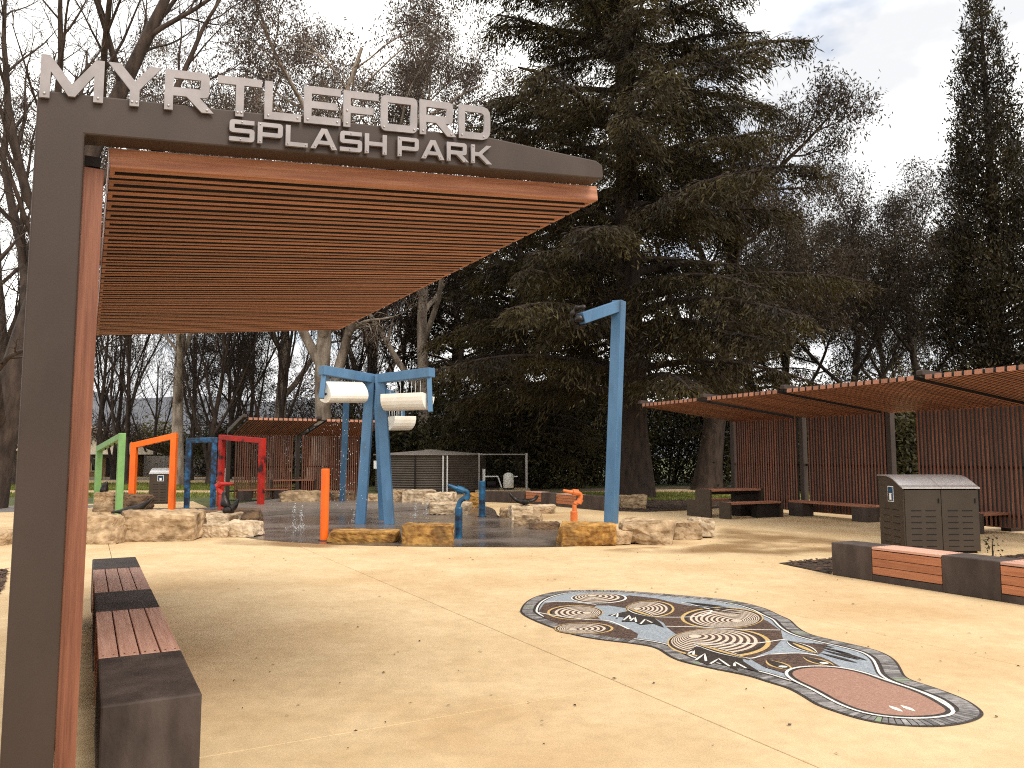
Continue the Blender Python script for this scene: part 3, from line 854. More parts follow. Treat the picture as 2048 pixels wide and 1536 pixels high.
t1 = thing('picnic_table', 'slatted picnic table with grey steel ends under the shelter near the cedar', 'picnic table', G(1421, 1036), ang_s, 'picnic settings')
make_table(t1)
b1 = thing('picnic_bench', 'slatted bench with grey steel ends on the near side of the cedar-side picnic table', 'bench', G(1460, 1039), ang_s, 'picnic settings')
make_stool_bench(b1)
t2 = thing('picnic_table', 'slatted picnic table half hidden behind the right side of the twin bin', 'picnic table', Vector((9.55, 18.0, 0)) - sv * 0.4, ang_s, 'picnic settings')
make_table(t2)
b2 = thing('picnic_bench', 'slatted bench beside the twin bin at the right edge', 'bench', Vector((9.55, 18.0, 0)) - su * 1.15 - sv * 0.1, ang_s, 'picnic settings')
make_stool_bench(b2, 2.0)
wb = thing('wall_bench', 'long low timber bench standing against the slatted shelter wall', 'bench', shelter_o - sv * 0.62 + su * 0.25, ang_s + R(90))
for x0, x1 in ((0, 0.5), (2.15, 2.65)):
    MB().span((x0, -0.42, 0), (x1, 0.0, 0.36)).build('block', 'concrete_dark', wb, bevel=0.01)
for k in range(3):
    MB().span((0.0, -0.42 + 0.142 * k, 0.363), (2.65, -0.286 + 0.142 * k, 0.42)).build('seat_plank', 'timber', wb, bevel=0.004, seg=1)
rb = thing('block_bench', 'dark block bench in front of the distant shelter wall', 'bench', G(476, 1002), AL)
for x0, x1 in ((0, 0.5), (1.3, 1.8)):
    MB().span((x0, 0, 0), (x1, 0.4, 0.36)).build('block', 'concrete_dark', rb, bevel=0.01)
for k in range(3):
    MB().span((0, 0.135 * k, 0.363), (1.8, 0.128 + 0.135 * k, 0.41)).build('seat_plank', 'timber', rb, bevel=0.004, seg=1)
t3 = thing('picnic_table', 'small grey-ended picnic table in the distant shelter behind the red arch', 'picnic table', G(541, 1000), AL, 'picnic settings')
make_table(t3, 1.7)

def make_bin(root, w, d, hf, hb, doors, rows=7, sticker_side=True):
    # cabinet
    arc = []
    for k in range(9):
        t = k / 8
        a = math.pi / 2 * t
        arc.append((d * 0.62 * (1 - math.cos(a)) * 0 + d * 0.7 * t, hf + (hb - hf) * math.sin(a)))
    prof = [(0, 0.03), (d, 0.03), (d, hb)] + [(y, z) for y, z in reversed(arc)]
    for x in (0, w - 0.02):
        MB().prism(prof, 'x', x, x + 0.02).build('side_panel', 'bin', root)
    MB().span((0.02, d - 0.02, 0.03), (w - 0.02, d - 0.002, hb - 0.006)).build('back_panel', 'bin', root)
    MB().span((0.03, 0.05, 0.0), (w - 0.03, d - 0.05, 0.03)).build('base', 'steel_dark', root)
    lw_ = w / doors
    top = arc + [(d + 0.01, hb)]
    for k in range(doors):
        x0, x1 = k * lw_ + (0.004 if k else -0.02), (k + 1) * lw_ - (0.004 if k < doors - 1 else -0.02)
        mb = MB()
        n = len(top)
        vs = [(x, y - (0.03 if i == 0 else 0), z + o_) for o_ in (0.004, 0.022) for x in (x0, x1) for i, (y, z) in enumerate(top)]
        fs = []
        for i in range(n - 1):
            fs += [(i, i + 1, n + i + 1, n + i), (2 * n + i, 3 * n + i, 3 * n + i + 1, 2 * n + i + 1), (i, 2 * n + i, 2 * n + i + 1, i + 1), (n + i, n + i + 1, 3 * n + i + 1, 3 * n + i)]
        fs += [(0, n, 3 * n, 2 * n), (n - 1, 3 * n - 1, 4 * n - 1, 2 * n - 1)]
        mb.add(vs, fs).build('lid', 'lid', root, smooth=False)
        dx0, dx1 = k * lw_ + (0.022 if k == 0 else 0.004), (k + 1) * lw_ - (0.022 if k == doors - 1 else 0.004)
        dr = MB().span((dx0, -0.012, 0.04), (dx1, 0.012, hf - 0.02)).build('door', 'bin', root, bevel=0.006)
        mb = MB()
        sw = (dx1 - dx0)
        for r_ in range(rows):
            z = 0.12 + (hf * 0.66 - 0.12) * r_ / (rows - 1)
            for fx in (0.3, 0.7):
                mb.box((dx0 + sw * fx, -0.0125, z), (sw * 0.28, 0.006, 0.014))
        o = mb.build('vent_slots', 'slot', dr); o['kind'] = 'stuff'
        MB().span((dx1 - 0.05, -0.03, hf * 0.78), (dx1 - 0.035, -0.0125, hf * 0.85)).build('handle', 'steel_dark', dr)
    mb = MB()
    for r_ in range(rows - 1):
        z = 0.14 + (hf * 0.66 - 0.14) * r_ / (rows - 2)
        for fy in (0.3, 0.7):
            mb.box((-0.0008, d * fy, z), (0.004, d * 0.26, 0.014))
    o = mb.build('vent_slots', 'slot', root); o['kind'] = 'stuff'
    return root
def bin_sign(root, face, c, w, h):
    s_ = bpy.data.objects.new('sign', None); COL.objects.link(s_); s_.parent = root
    def pl(name, u0, u1, z0, z1, off, m):
        mb = MB()
        if face == 'side':
            mb.span((-0.003 - off, c[0] + u0, c[1] + z0), (-0.001 - off + 0.0015, c[0] + u1, c[1] + z1))
        else:
            mb.span((c[0] + u0, -0.014 - off, c[1] + z0), (c[0] + u1, -0.0125 - off + 0.0005, c[1] + z1))
        mb.build(name, m, s_)
    pl('border', -w / 2, w / 2, -h / 2, h / 2, 0.0, 'white_pipe')
    pl('panel', -w / 2 + 0.012, w / 2 - 0.012, -h / 2 + 0.012, h / 2 - 0.012, 0.003, 'navy')
    pl('symbol', -w * 0.17, w * 0.17, -h * 0.38, -h * 0.02, 0.006, 'white_pipe')
    pl('symbol_lid', -w * 0.23, w * 0.23, 0.0, h * 0.05, 0.006, 'white_pipe')
    pl('symbol_head', -w * 0.13, w * 0.13, h * 0.14, h * 0.3, 0.006, 'teal')
bn = thing('bin_enclosure', 'large twin bin cabinet with curved stainless lids behind the near timber seat', 'bin', (6.68, 13.62, 0), R(1.0), 'bin cabinets')
make_bin(bn, 1.30, 0.85, 1.09, 1.29, 2)
bin_sign(bn, 'side', (0.42, 0.985), 0.2, 0.27)
c0 = G(297, 1008)
bs = thing('bin_enclosure', 'single brown bin cabinet seen through the orange arch', 'bin', c0, R(12), 'bin cabinets')
make_bin(bs, 0.66, 0.75, 1.02, 1.2, 1)
bin_sign(bs, 'front', (0.36, 0.88), 0.2, 0.2)

# ------------------------------------------------------------------ water play equipment
def arch(label, a, b, za, zb, m, w=0.17):
    root = thing('arch_frame', label, 'water arch', a, 0, 'coloured water arches')
    d = b - a
    A, B = Vector((0, 0, za)), Vector((d.x, d.y, zb))
    MB().bar((0, 0, 0), A, w, w, up=(d.y, -d.x, 0)).build('post', m, root, bevel=0.01)
    MB().bar((d.x, d.y, 0), B, w, w, up=(d.y, -d.x, 0)).build('post', m, root, bevel=0.01)
    MB().bar(A + Vector((0, 0, -w * 0.5)), B + Vector((0, 0, -w * 0.5)), w * 1.012, w, ext=w * 0.45).build('crossbar', m, root, bevel=0.01)
    mb = MB()
    for t in (0.3, 0.5, 0.7):
        p = A.lerp(B, t) + Vector((0, 0, -w))
        mb.lathe([(0.02, -0.05), (0.028, 0)], 8, p)
    mb.build('nozzle', 'steel_dark', root)
    return root
arch('green water arch partly hidden by the pergola post', G(193, 1020), G(237, 1031), 1.95, 2.28, 'green')
arch('bright orange water arch left of the blue one', G(263, 1023), G(343, 1023), 2.05, 2.33, 'orange')
arch('dark navy blue water arch with peeling paint', G(373, 1016), G(425, 1015), 2.22, 2.25, 'navy')
arch('red water arch standing against the distant shelter', G(440, 1012), G(521, 1016), 2.35, 2.22, 'red')

def hollow_trough(a, b, w, h, roll, m, name, parent, pivot=True):
    a, b = Vector(a), Vector(b)
    ax = (b - a); L_ = ax.length; ax.normalize()
    side = ax.cross(Vector((0, 0, 1))).normalized(); up = side.cross(ax)
    cr_, sr_ = math.cos(roll), math.sin(roll)
    s2, u2 = side * cr_ + up * sr_, up * cr_ - side * sr_
    def prof(k):
        pts = []
        for i in range(13):
            t = math.pi * i / 12
            pts.append((math.cos(t) * w / 2 * k, -math.sin(t) * h * k))
        return pts
    outer, inner = prof(1.0), [(x, y + 0.0) for x, y in prof(0.93)]
    n = len(outer)
    vs, fs = [], []
    for (P, x) in ((outer, 0), (outer, L_), (inner, 0.02), (inner, L_ - 0.02)):
        for (s, u) in P:
            vs.append(a + ax * x + s2 * s + u2 * (u + h * 0.45))
    for i in range(n - 1):
        fs.append((i, i + 1, n + i + 1, n + i))
        fs.append((2 * n + i, 3 * n + i, 3 * n + i + 1, 2 * n + i + 1))
    fs.append(tuple(range(n))); fs.append(tuple(range(2 * n - 1, n - 1, -1)))
    fs.append(tuple(range(2 * n, 3 * n))); fs.append(tuple(range(4 * n - 1, 3 * n - 1, -1)))
    fs += [(0, n, 3 * n, 2 * n), (n - 1, 3 * n - 1, 4 * n - 1, 2 * n - 1)]
    o = MB().add(vs, fs).build(name, m, parent, bevel=0.008)
    if pivot:
        MB().tube([a - ax * 0.12, a + ax * 0.01], 0.03, 8).build('pivot', 'steel_dark', o)
        MB().tube([b - ax * 0.01, b + ax * 0.12], 0.03, 8).build('pivot', 'steel_dark', o)
    return o
tower_o = G(748, 1048)
tower = thing('bucket_tower', 'blue water tower of leaning frames with white tipping buckets', 'water tower', tower_o)
def T(p): return Vector(p) - tower_o
BW = 0.23
def tframe(base, top, end, arm_end, arm):
    MB().bar(T(base), T(top), BW, BW, up=(0, -1, 0)).build('post', 'blue', tower, bevel=0.012)
    MB().bar(T(top) + Vector((0, 0, -0.09)), T(end) + Vector((0, 0, -0.09)), BW * 1.01, BW * 0.95, ext=BW * 0.42).build('beam', 'blue', tower, bevel=0.012)
    MB().bar(T(end), T(arm_end), 0.11, 0.11, up=(0, -1, 0)).build('hanger', 'blue', tower, bevel=0.008)
tframe(G(721, 1048), at(742, 750, 19.3), at(650, 734, 18.3), at(643, 797, 18.2), 0)
tframe(G(779, 1049), at(760, 750, 19.2), at(858, 738, 18.4), at(861, 824, 18.3), 0)
tframe(G(768, 1040), at(757, 775, 20.3), at(805, 795, 21.6), at(806, 850, 21.7), 0)
MB().bar(T(G(684, 1009)), T(at(694, 768, 25.0)), 0.17, 0.17, up=(0, -1, 0)).build('rear_post', 'blue', tower, bevel=0.01)
MB().bar(T(at(650, 762, 24.6)), T(at(752, 782, 20.5)), 0.16, 0.16).build('rear_beam', 'navy', tower, bevel=0.01)
hollow_trough(T(at(652, 788, 18.3)), T(at(727, 789, 19.0)), 0.5, 0.42, R(62), 'white', 'bucket', tower)
hollow_trough(T(at(772, 806, 19.0)), T(at(856, 803, 18.4)), 0.5, 0.36, R(10), 'white', 'bucket', tower)
hollow_trough(T(at(775, 846, 20.8)), T(at(818, 846, 21.6)), 0.52, 0.36, R(4), 'white', 'bucket', tower)
mb = MB()
rs2 = random.Random(3)
for (x0, x1, ya0, ya1, yb, Y0, Y1, n) in ((776, 848, 766, 760, 793, 19.0, 18.4, 7), (654, 700, 757, 762, 770, 18.4, 18.9, 4), (776, 806, 822, 822, 836, 20.6, 21.2, 6)):
    for k in range(n):
        t = (k + 0.3 + 0.4 * rs2.random()) / n
        x, Y = x0 + (x1 - x0) * t, Y0 + (Y1 - Y0) * t
        mb.tube([at(x, ya0 + (ya1 - ya0) * t, Y), at(x, yb, Y)], 0.009, 5)
tag(mb.build('falling_water', 'water', smooth=True), 'thin streams of water running into the white buckets', 'water', kind='stuff')
# drops spilling from the left bucket and jets on the pad
def drops(name, pts, label, r=(0.004, 0.009)):
    V, F = [], []
    for p in pts:
        q = rs.uniform(*r); o = len(V); s = rs.uniform(1, 2.2)
        V += [(p[0] + q, p[1], p[2]), (p[0], p[1] + q, p[2]), (p[0] - q, p[1], p[2]), (p[0], p[1] - q, p[2]), (p[0], p[1], p[2] + q * s), (p[0], p[1], p[2] - q * s)]
        for i in range(4):
            F += [(o + i, o + (i + 1) % 4, o + 4), (o + (i + 1) % 4, o + i, o + 5)]
    ob = link(name, np_mesh(name, np.array(V), np.array(F), 'water', True))
    tag(ob, label, 'water', kind='stuff')
pts = []
for k in range(150):
    x = rs.normal(685, 20); y = rs.uniform(815, 1040)
    pts.append(at(x, y, rs.uniform(17.9, 18.6)))
drops('spilling_water_drops', pts, 'water drops spilling below the left white bucket')
def jet(px, py, top, label, Y=None):
    base = G(px, py, 0.008)
    zt = at(px, top, base.y).z
    pts = []
    for k in range(60):
        t = rs.uniform(0, 1)
        pts.append((base.x + rs.normal(0, 0.012 + 0.02 * (1 - t)), base.y + rs.normal(0, 0.02), 0.012 + zt * t))
    for k in range(26):
        a, q = rs.uniform(0, 6.28), rs.uniform(0, 0.22)
        pts.append((base.x + q * math.cos(a), base.y + q * math.sin(a), 0.012 + rs.uniform(0, 0.05)))
    drops('water_jet', pts, label)
jet(588, 1058, 1007, 'left one of two low water jets left of the orange bollard')
jet(603, 1055, 1009, 'right one of two low water jets left of the orange bollard')
jet(708, 1046, 1024, 'small water jet at the foot of the leaning blue post')
jet(831, 1032, 999, 'left water jet of the pair in front of the back boulders')
jet(853, 1030, 1000, 'right water jet of the pair in front of the back boulders')

pole_o = G(1222, 1047)
pole = thing('spray_pole', 'tall blue spray pole with a short arm near the cedar', 'spray pole', pole_o)
ptop = at(1238, 602, 19.6)
MB().bar((0, 0, 0), ptop - pole_o, 0.27, 0.27, up=(-0.55, -0.83, 0)).build('post', 'blue', pole, bevel=0.012)
pend = at(1163, 637, 18.9)
MB().bar(ptop - pole_o + Vector((0, 0, -0.12)), pend - pole_o, 0.25, 0.275, ext=0.02).build('arm', 'blue', pole, bevel=0.012)
coil = []
c = pend - pole_o
for k in range(28):
    a = R(-30) + R(250) * k / 27
    coil.append(c + Vector((-0.02 - 0.20 * math.sin(a), 0.04 - 0.1 * math.cos(a), 0.05 + 0.22 * math.cos(a))))
MB().tube(coil, [0.06 + 0.02 * math.sin(k * 1.3) for k in range(28)], 8).build('nozzle_coil', 'bronze', pole, smooth=True)
MB().lathe([(0.11, -0.04), (0.13, 0.0), (0.12, 0.10), (0.06, 0.13)], 12, c + Vector((-0.05, 0, -0.05))).build('nozzle', 'bronze', pole, smooth=True)

def bollard(label, p, top, m, r):
    root = thing('bollard', label, 'bollard', p)
    MB().lathe([(r, 0), (r, top - 0.01), (r - 0.008, top)], 20).build('post', m, root, smooth=False, bevel=0.002, seg=1)
    MB().lathe([(r + 0.03, 0), (r + 0.03, 0.015), (r + 0.001, 0.02)], 20).build('base_ring', 'steel_dark', root)
bollard('bright orange bollard at the front of the splash pad', G(648, 1082), 1.40, 'orange', 0.082)
bollard('dark blue bollard in the middle of the splash pad', G(964, 1034), 0.97, 'teal', 0.092)

def cannon(label, base, m, pts, sleeve_h, r=0.05):
    root = thing('water_cannon', label, 'water cannon', base, 0, 'water cannons')
    MB().lathe([(r * 1.55, 0), (r * 1.55, sleeve_h - 0.02), (r * 1.35, sleeve_h)], 14).build('sleeve', m, root, smooth=False)
    P = smooth_loop3([Vector(p) for p in pts])
    n = len(P)
    MB().tube(P, [r * (1.0 if k < n * 0.75 else 1.0 - 0.45 * (k - n * 0.75) / (n * 0.25)) for k in range(n)], 10).build('swivel_pipe', m, root, smooth=True)
    k = int(n * 0.42)
    d = (P[k + 1] - P[k]).normalized()
    MB().tube([P[k] - d * 0.06, P[k] + d * 0.06], r * 1.35, 10).build('joint', m, root, smooth=False)
    k = int(n * 0.72)
    d = (P[k + 1] - P[k]).normalized()
    MB().tube([P[k] - d * 0.07, P[k] + d * 0.07], r * 1.4, 10).build('joint', m, root, smooth=False)
    return root
def smooth_loop3(P, per=7):
    out = []
    n = len(P)
    for i in range(n - 1):
        p0, p1, p2, p3 = P[max(i - 1, 0)], P[i], P[i + 1], P[min(i + 2, n - 1)]
        for k in range(per):
            t = k / per
            out.append(0.5 * ((2 * p1) + (p2 - p0) * t + (2 * p0 - 5 * p1 + 4 * p2 - p3) * t * t + (3 * p1 - p0 - 3 * p2 + p3) * t ** 3))
    out.append(P[-1])
    return out
cb = G(917, 1077)
def rel(b, px, py, Y): return at(px, py, Y) - b
cannon('blue swivelling water cannon with a bent neck on the splash pad', cb, 'teal',
       [(0, 0, 0.3), rel(cb, 917, 1012, cb.y), rel(cb, 923, 1000, cb.y), rel(cb, 934, 994, cb.y), rel(cb, 934, 984, cb.y), rel(cb, 922, 980, cb.y - 0.05), rel(cb, 908, 975, cb.y - 0.1), rel(cb, 896, 970, cb.y - 0.15)], 0.62)
co = G(1148, 1049)
cannon('orange swivelling water cannon behind the golden boulder', co, 'orange_dull',
       [(0, 0, 0.2), rel(co, 1149, 1020, co.y), rel(co, 1150, 1008, co.y), rel(co, 1159, 1002, co.y), rel(co, 1161, 990, co.y), rel(co, 1152, 985, co.y - 0.05), rel(co, 1140, 984, co.y - 0.1), rel(co, 1127, 981, co.y - 0.2)], 0.32, 0.056)
cr0 = G(443, 1036)
cannon('dark red water cannon with a bent neck beside the bronze statue', cr0, 'red',
       [(0, 0, 0.2), rel(cr0, 444, 1000, cr0.y), rel(cr0, 446, 990, cr0.y), rel(cr0, 438, 982, cr0.y), rel(cr0, 437, 972, cr0.y), rel(cr0, 445, 968, cr0.y), rel(cr0, 468, 968, cr0.y)], 0.6, 0.06)

# ------------------------------------------------------------------ boulders
def rock_mesh(dim, seed, m, blocky=0.75, rough=1.0):
    r = random.Random(seed)
    bm = bmesh.new()
    for sx in (-1, 1):
        for sy in (-1, 1):
            for sz in (-1, 1):
                for _ in range(2):
                    k = [r.uniform(blocky - 0.14, 1.0) for _ in range(3)]
                    bm.verts.new((sx * k[0] * 0.5, sy * k[1] * 0.5, sz * k[2] * 0.5))
    res = bmesh.ops.convex_hull(bm, input=bm.verts)
    junk = list({g for g in res['geom_interior'] + res['geom_unused'] if isinstance(g, bmesh.types.BMVert)})
    if junk:
        bmesh.ops.delete(bm, geom=junk, context='VERTS')
    for v in bm.verts:
        v.co = Vector((v.co.x * dim[0], v.co.y * dim[1], v.co.z * dim[2]))
    lim = max(dim) / 13
    for _ in range(6):
        es = [e for e in bm.edges if e.calc_length() > lim]
        if not es:
            break
        bmesh.ops.subdivide_edges(bm, edges=es, cuts=1, use_grid_fill=True)
        bmesh.ops.triangulate(bm, faces=bm.faces)
    bmesh.ops.smooth_vert(bm, verts=bm.verts, factor=0.4, use_axis_x=True, use_axis_y=True, use_axis_z=True)
    off = Vector((seed * 3.1, seed * 1.7, 0))
    s = min(dim)
    for v in bm.verts:
        n1 = mnoise.noise(v.co * (1.6 / s) + off)
        n2 = mnoise.noise(v.co * (5.0 / s) + off)
        n3 = mnoise.noise(Vector((v.co.x * 1.2, v.co.y * 1.2, v.co.z * 14)) + off)
        n4 = 1 - abs(mnoise.noise(v.co * (3.0 / s) + off * 2)) * 2.2
        n5 = mnoise.noise(v.co * (14.0 / s) + off)
        v.co += v.normal * (s * (0.05 * n1 + 0.035 * n2 - 0.05 * max(n4, 0) ** 3 + 0.022 * n5) + 0.016 * n3) * rough
    zmin = min(v.co.z for v in bm.verts)
    for v in bm.verts:
        v.co.z -= zmin + 0.03
    me = bpy.data.meshes.new('boulder')
    bm.to_mesh(me); bm.free()
    me.materials.append(M[m])
    return me
def boulder(px, m, label, seed, depth=0.6, rz=0.0, base=0.0, blocky=0.78, dy=0.0):
    x0, x1, yt, yb = px
    p = G((x0 + x1) / 2, yb, base)
    Y = p.y + depth * 0.5 + dy
    w = (x1 - x0) / FOC * (p.y + depth * 0.2 + dy)
    zt = at((x0 + x1) / 2, yt, Y - depth * 0.2).z - base
    me = rock_mesh((w * 1.04, depth, max(zt * 1.08, 0.12)), seed, m, blocky)
    c = at((x0 + x1) / 2, yb, Y)
    o = link('boulder', me, loc=(c.x, Y, base - 0.01), rot=(0, 0, rz))
    return tag(o, label, 'boulder', 'sandstone boulders around the splash pad')
BL = [
 ((650, 803, 1058, 1087), 'rock_gold', 'long flat golden boulder right of the orange bollard', 0.7, 0.03),
 ((802, 907, 1047, 1091), 'rock_gold', 'golden boulder left of the blue water cannon', 0.75, 0.0),
 ((1113, 1228, 1045, 1093), 'rock_gold', 'rough golden boulder in front of the orange water cannon', 0.85, 0.0),
 ((1222, 1258, 1056, 1091), 'rock', 'small brown boulder wedged right of the rough golden one', 0.5, 0.2),
 ((1240, 1347, 1037, 1091), 'rock', 'large brown boulder with a pink face right of the tall blue pole', 0.95, -0.1),
 ((1336, 1398, 1038, 1081), 'rock', 'mid-sized brown boulder second from the right end of the front row', 0.7, 0.1),
 ((1380, 1426, 1033, 1077), 'rock_pale', 'pale boulder at the right end of the front row', 0.6, 0.0),
 ((168, 252, 1026, 1089), 'rock', 'rounded boulder right beside the pergola post with a dark spotted patch', 0.8, 0.0),
 ((246, 400, 1021, 1084), 'rock', 'big flat-faced boulder under the lying bronze platypus', 0.9, 0.05),
 ((396, 462, 1046, 1076), 'rock_pale', 'lower left pale boulder of the heap under the upright bronze statue', 0.6, 0.1),
 ((450, 522, 1040, 1075), 'rock_pale', 'lower right pale boulder of the heap under the upright bronze statue', 0.7, -0.1),
 ((414, 482, 1032, 1052), 'rock_pale', 'flat pale boulder topping the heap under the upright bronze statue', 0.8, 0.0),
 ((-40, 26, 1060, 1092), 'rock', 'brown boulder cut by the left edge of the picture', 0.6, 0.0),
 ((388, 440, 1018, 1048), 'rock_dark', 'dark boulder behind the big flat-faced one', 0.6, 0.0),
 ((458, 528, 1015, 1042), 'rock_dark', 'dark flat boulder right of the red water cannon', 0.7, 0.0),
 ((558, 645, 980, 1011), 'rock', 'tilted boulder in front of the distant shelter, left end of the back row', 0.8, 0.0),
 ((636, 712, 982, 1008), 'rock_dark', 'dark boulder behind the orange bollard in the back row', 0.8, 0.1),
 ((722, 786, 985, 1009), 'rock', 'brown boulder seen between the leaning blue posts', 0.8, 0.0),
 ((774, 812, 978, 1011), 'rock', 'squat rust boulder right of the blue tower', 0.8, 0.1),
 ((803, 872, 980, 1012), 'rock_pale', 'large pale boulder in the back row before the water tank', 0.9, 0.0),
 ((846, 912, 985, 1016), 'rock_pale', 'wide pale boulder behind the blue water cannon', 0.8, -0.1),
 ((858, 945, 1002, 1031), 'rock_pale', 'low pale slab directly behind the blue water cannon', 0.7, 0.05),
 ((924, 964, 986, 1016), 'rock_gold', 'rust boulder touching the blue bollard', 0.7, 0.0),
 ((997, 1032, 1013, 1036), 'rock', 'small brown boulder left of the bronze turtle', 0.6, 0.0),
 ((1018, 1064, 1008, 1040), 'rock_pale', 'pale pointed boulder carrying the bronze turtle', 0.7, 0.2),
 ((1030, 1086, 1026, 1052), 'rock', 'front boulder of the turtle heap', 0.6, -0.1),
 ((1060, 1116, 1008, 1028), 'rock_pale', 'flat pale boulder right of the bronze turtle', 0.7, 0.0),
 ((1058, 1122, 1040, 1060), 'rock_dark', 'low dark ledge stone left of the orange water cannon', 0.5, 0.05),
 ((1238, 1296, 990, 1018), 'rock', 'round boulder in the bark bed at the foot of the cedar', 0.8, 0.0),
 ((193, 238, 1002, 1024), 'rock', 'lower block of the stone stack behind the green arch', 0.7, 0.0),
 ((195, 240, 984, 1003), 'rock', 'upper block of the stone stack behind the green arch', 0.7, 0.0),
 ((238, 302, 983, 1026), 'rock_dark', 'dark boulder behind the left leg of the orange arch', 0.8, 0.0),
]
for i, (px, m, lab, dep, rz) in enumerate(BL):
    if lab.startswith('upper block'):
        low_y = G(216, 1024).y
        x0, x1, yt, yb = px
        zb = at(216, 1003, low_y + 0.2).z; zt = at(216, 984, low_y + 0.2).z
        w = 45 / FOC * low_y
        me = rock_mesh((w, 0.65, zt - zb + 0.06), 77, m, 0.82)
        c = at(217, 1003, low_y + 0.38)
        tag(link('boulder', me, loc=(c.x, c.y, zb - 0.02)), lab, 'boulder', 'sandstone boulders around the splash pad')
        continue
    if lab.startswith('flat pale boulder topping'):
        me = rock_mesh((68 / FOC * 17, 0.6, 0.24), 91, m, 0.8)
        c = at(448, 1045, 17.35)
        tag(link('boulder', me, loc=(c.x, c.y, 0.22)), lab, 'boulder', 'sandstone boulders around the splash pad')
        continue
    boulder(px, m, lab, i * 7 + 3, dep, rz, blocky=0.72 if 'rock_gold' not in m else 0.8)

# ------------------------------------------------------------------ bronze animals
def skin_obj(name, label, verts, edges, radii, loc, m='bronze', sub=2, cat='statue'):
    me = bpy.data.meshes.new(name)
    me.from_pydata([tuple(v) for v in verts], edges, [])
    o = bpy.data.objects.new('tmp', me)
    COL.objects.link(o)
    sk = o.modifiers.new('skin', 'SKIN')
    sk.use_smooth_shade = True
    for i, r_ in enumerate(radii):
        rr = r_ if hasattr(r_, '__len__') else (r_, r_)
        me.skin_vertices[0].data[i].radius = rr
    me.skin_vertices[0].data[0].use_root = True
    ss = o.modifiers.new('sub', 'SUBSURF'); ss.levels = sub; ss.render_levels = sub
    dg = bpy.context.evaluated_depsgraph_get(); dg.update()
    out = bpy.data.meshes.new_from_object(o.evaluated_get(dg))
    bpy.data.objects.remove(o)
    out.materials.clear(); out.materials.append(M[m])
    ob = link(name, out, loc=loc)
    return tag(ob, label, cat)
# platypus: body, flat tail, bill, four legs
def platypus(name, label, loc, s, rz, lift=0.0):
    V = [(0, 0, .10), (.16, 0, .11 + lift * .2), (.30, 0, .12 + lift * .5), (.40, 0, .13 + lift * .8), (.50, 0, .14 + lift * 1.2), (-.16, 0, .09), (-.30, 0, .07), (-.44, 0, .06),
         (.22, .12, .04), (.26, .2, .01), (.22, -.12, .04), (.26, -.2, .01), (-.14, .12, .04), (-.14, .2, .01), (-.14, -.12, .04), (-.14, -.2, .01)]
    E = [(0, 1), (1, 2), (2, 3), (3, 4), (0, 5), (5, 6), (6, 7), (1, 8), (8, 9), (1, 10), (10, 11), (5, 12), (12, 13), (5, 14), (14, 15)]
    Rr = [(.12, .09), (.115, .09), (.08, .065), (.06, .035), (.05, .015), (.10, .075), (.075, .035), (.06, .02)] + [.045, .03] * 4
    o = skin_obj(name, label, [Vector(v) * s for v in V], E, [tuple(q * s for q in r_) if hasattr(r_, '__len__') else r_ * s for r_ in Rr], loc)
    o.rotation_euler = (0, 0, rz)
    return o
pl_y = G(300, 1083).y + 0.35
c = at(262, 1027, pl_y)
pt = platypus('bronze_platypus', 'dark bronze platypus lying on the big flat-faced boulder', (c.x, pl_y, c.z - 0.02), 0.85, R(12), 0.22)
# upright creature with raised tail on the heap
c = at(453, 1037, 17.35)
V = [(0, 0, .06), (0, 0, .22), (-.06, 0, .36), (-.08, 0, .46), (-.03, 0, .52), (.12, 0, .12), (.2, 0, .22), (.24, 0, .34), (-.12, .05, .2), (-.12, -.05, .2), (.04, .1, .03), (.04, -.1, .03)]
E = [(0, 1), (1, 2), (2, 3), (3, 4), (0, 5), (5, 6), (6, 7), (1, 8), (1, 9), (0, 10), (0, 11)]
skin_obj('bronze_animal', 'upright dark bronze animal with raised tail on the pale boulder heap', V, E, [.13, .11, .07, .06, .03, .11, .06, .02, .035, .035, .05, .05], (c.x, c.y, 0.38))
# turtle with flippers up
c = at(1050, 1004, 21.0)
V = [(0, 0, .06), (.14, 0, .06), (-.14, 0, .06), (.27, 0, .12), (.34, 0, .24), (-.26, 0, .12), (-.36, -.03, .22), (-.42, -.05, .30), (.05, .18, .05), (.1, .27, .1), (.05, -.18, .05), (.1, -.27, .08)]
E = [(0, 1), (0, 2), (1, 3), (3, 4), (2, 5), (5, 6), (6, 7), (0, 8), (8, 9), (0, 10), (10, 11)]
skin_obj('bronze_turtle', 'dark bronze turtle with raised head on the pale pointed boulder', V, E, [(.17, .09), (.15, .09), (.13, .07), .06, .05, .06, .05, .02, .06, .03, .06, .03], (c.x, 21.0, c.z - 0.05))
c = at(208, 986, G(216, 1024).y + 0.35)
V = [(0, 0, .08), (0, 0, .2), (.05, 0, .3), (.1, 0, .36), (-.12, 0, .1), (.12, 0, .06), (.02, .1, .05), (.02, -.1, .05)]
E = [(0, 1), (1, 2), (2, 3), (0, 4), (0, 5), (0, 6), (0, 7)]
skin_obj('bronze_frog', 'small dark bronze animal sitting on the stone stack behind the green arch', V, E, [.14, .11, .08, .04, .09, .08, .06, .06], (c.x, c.y, c.z - 0.02))

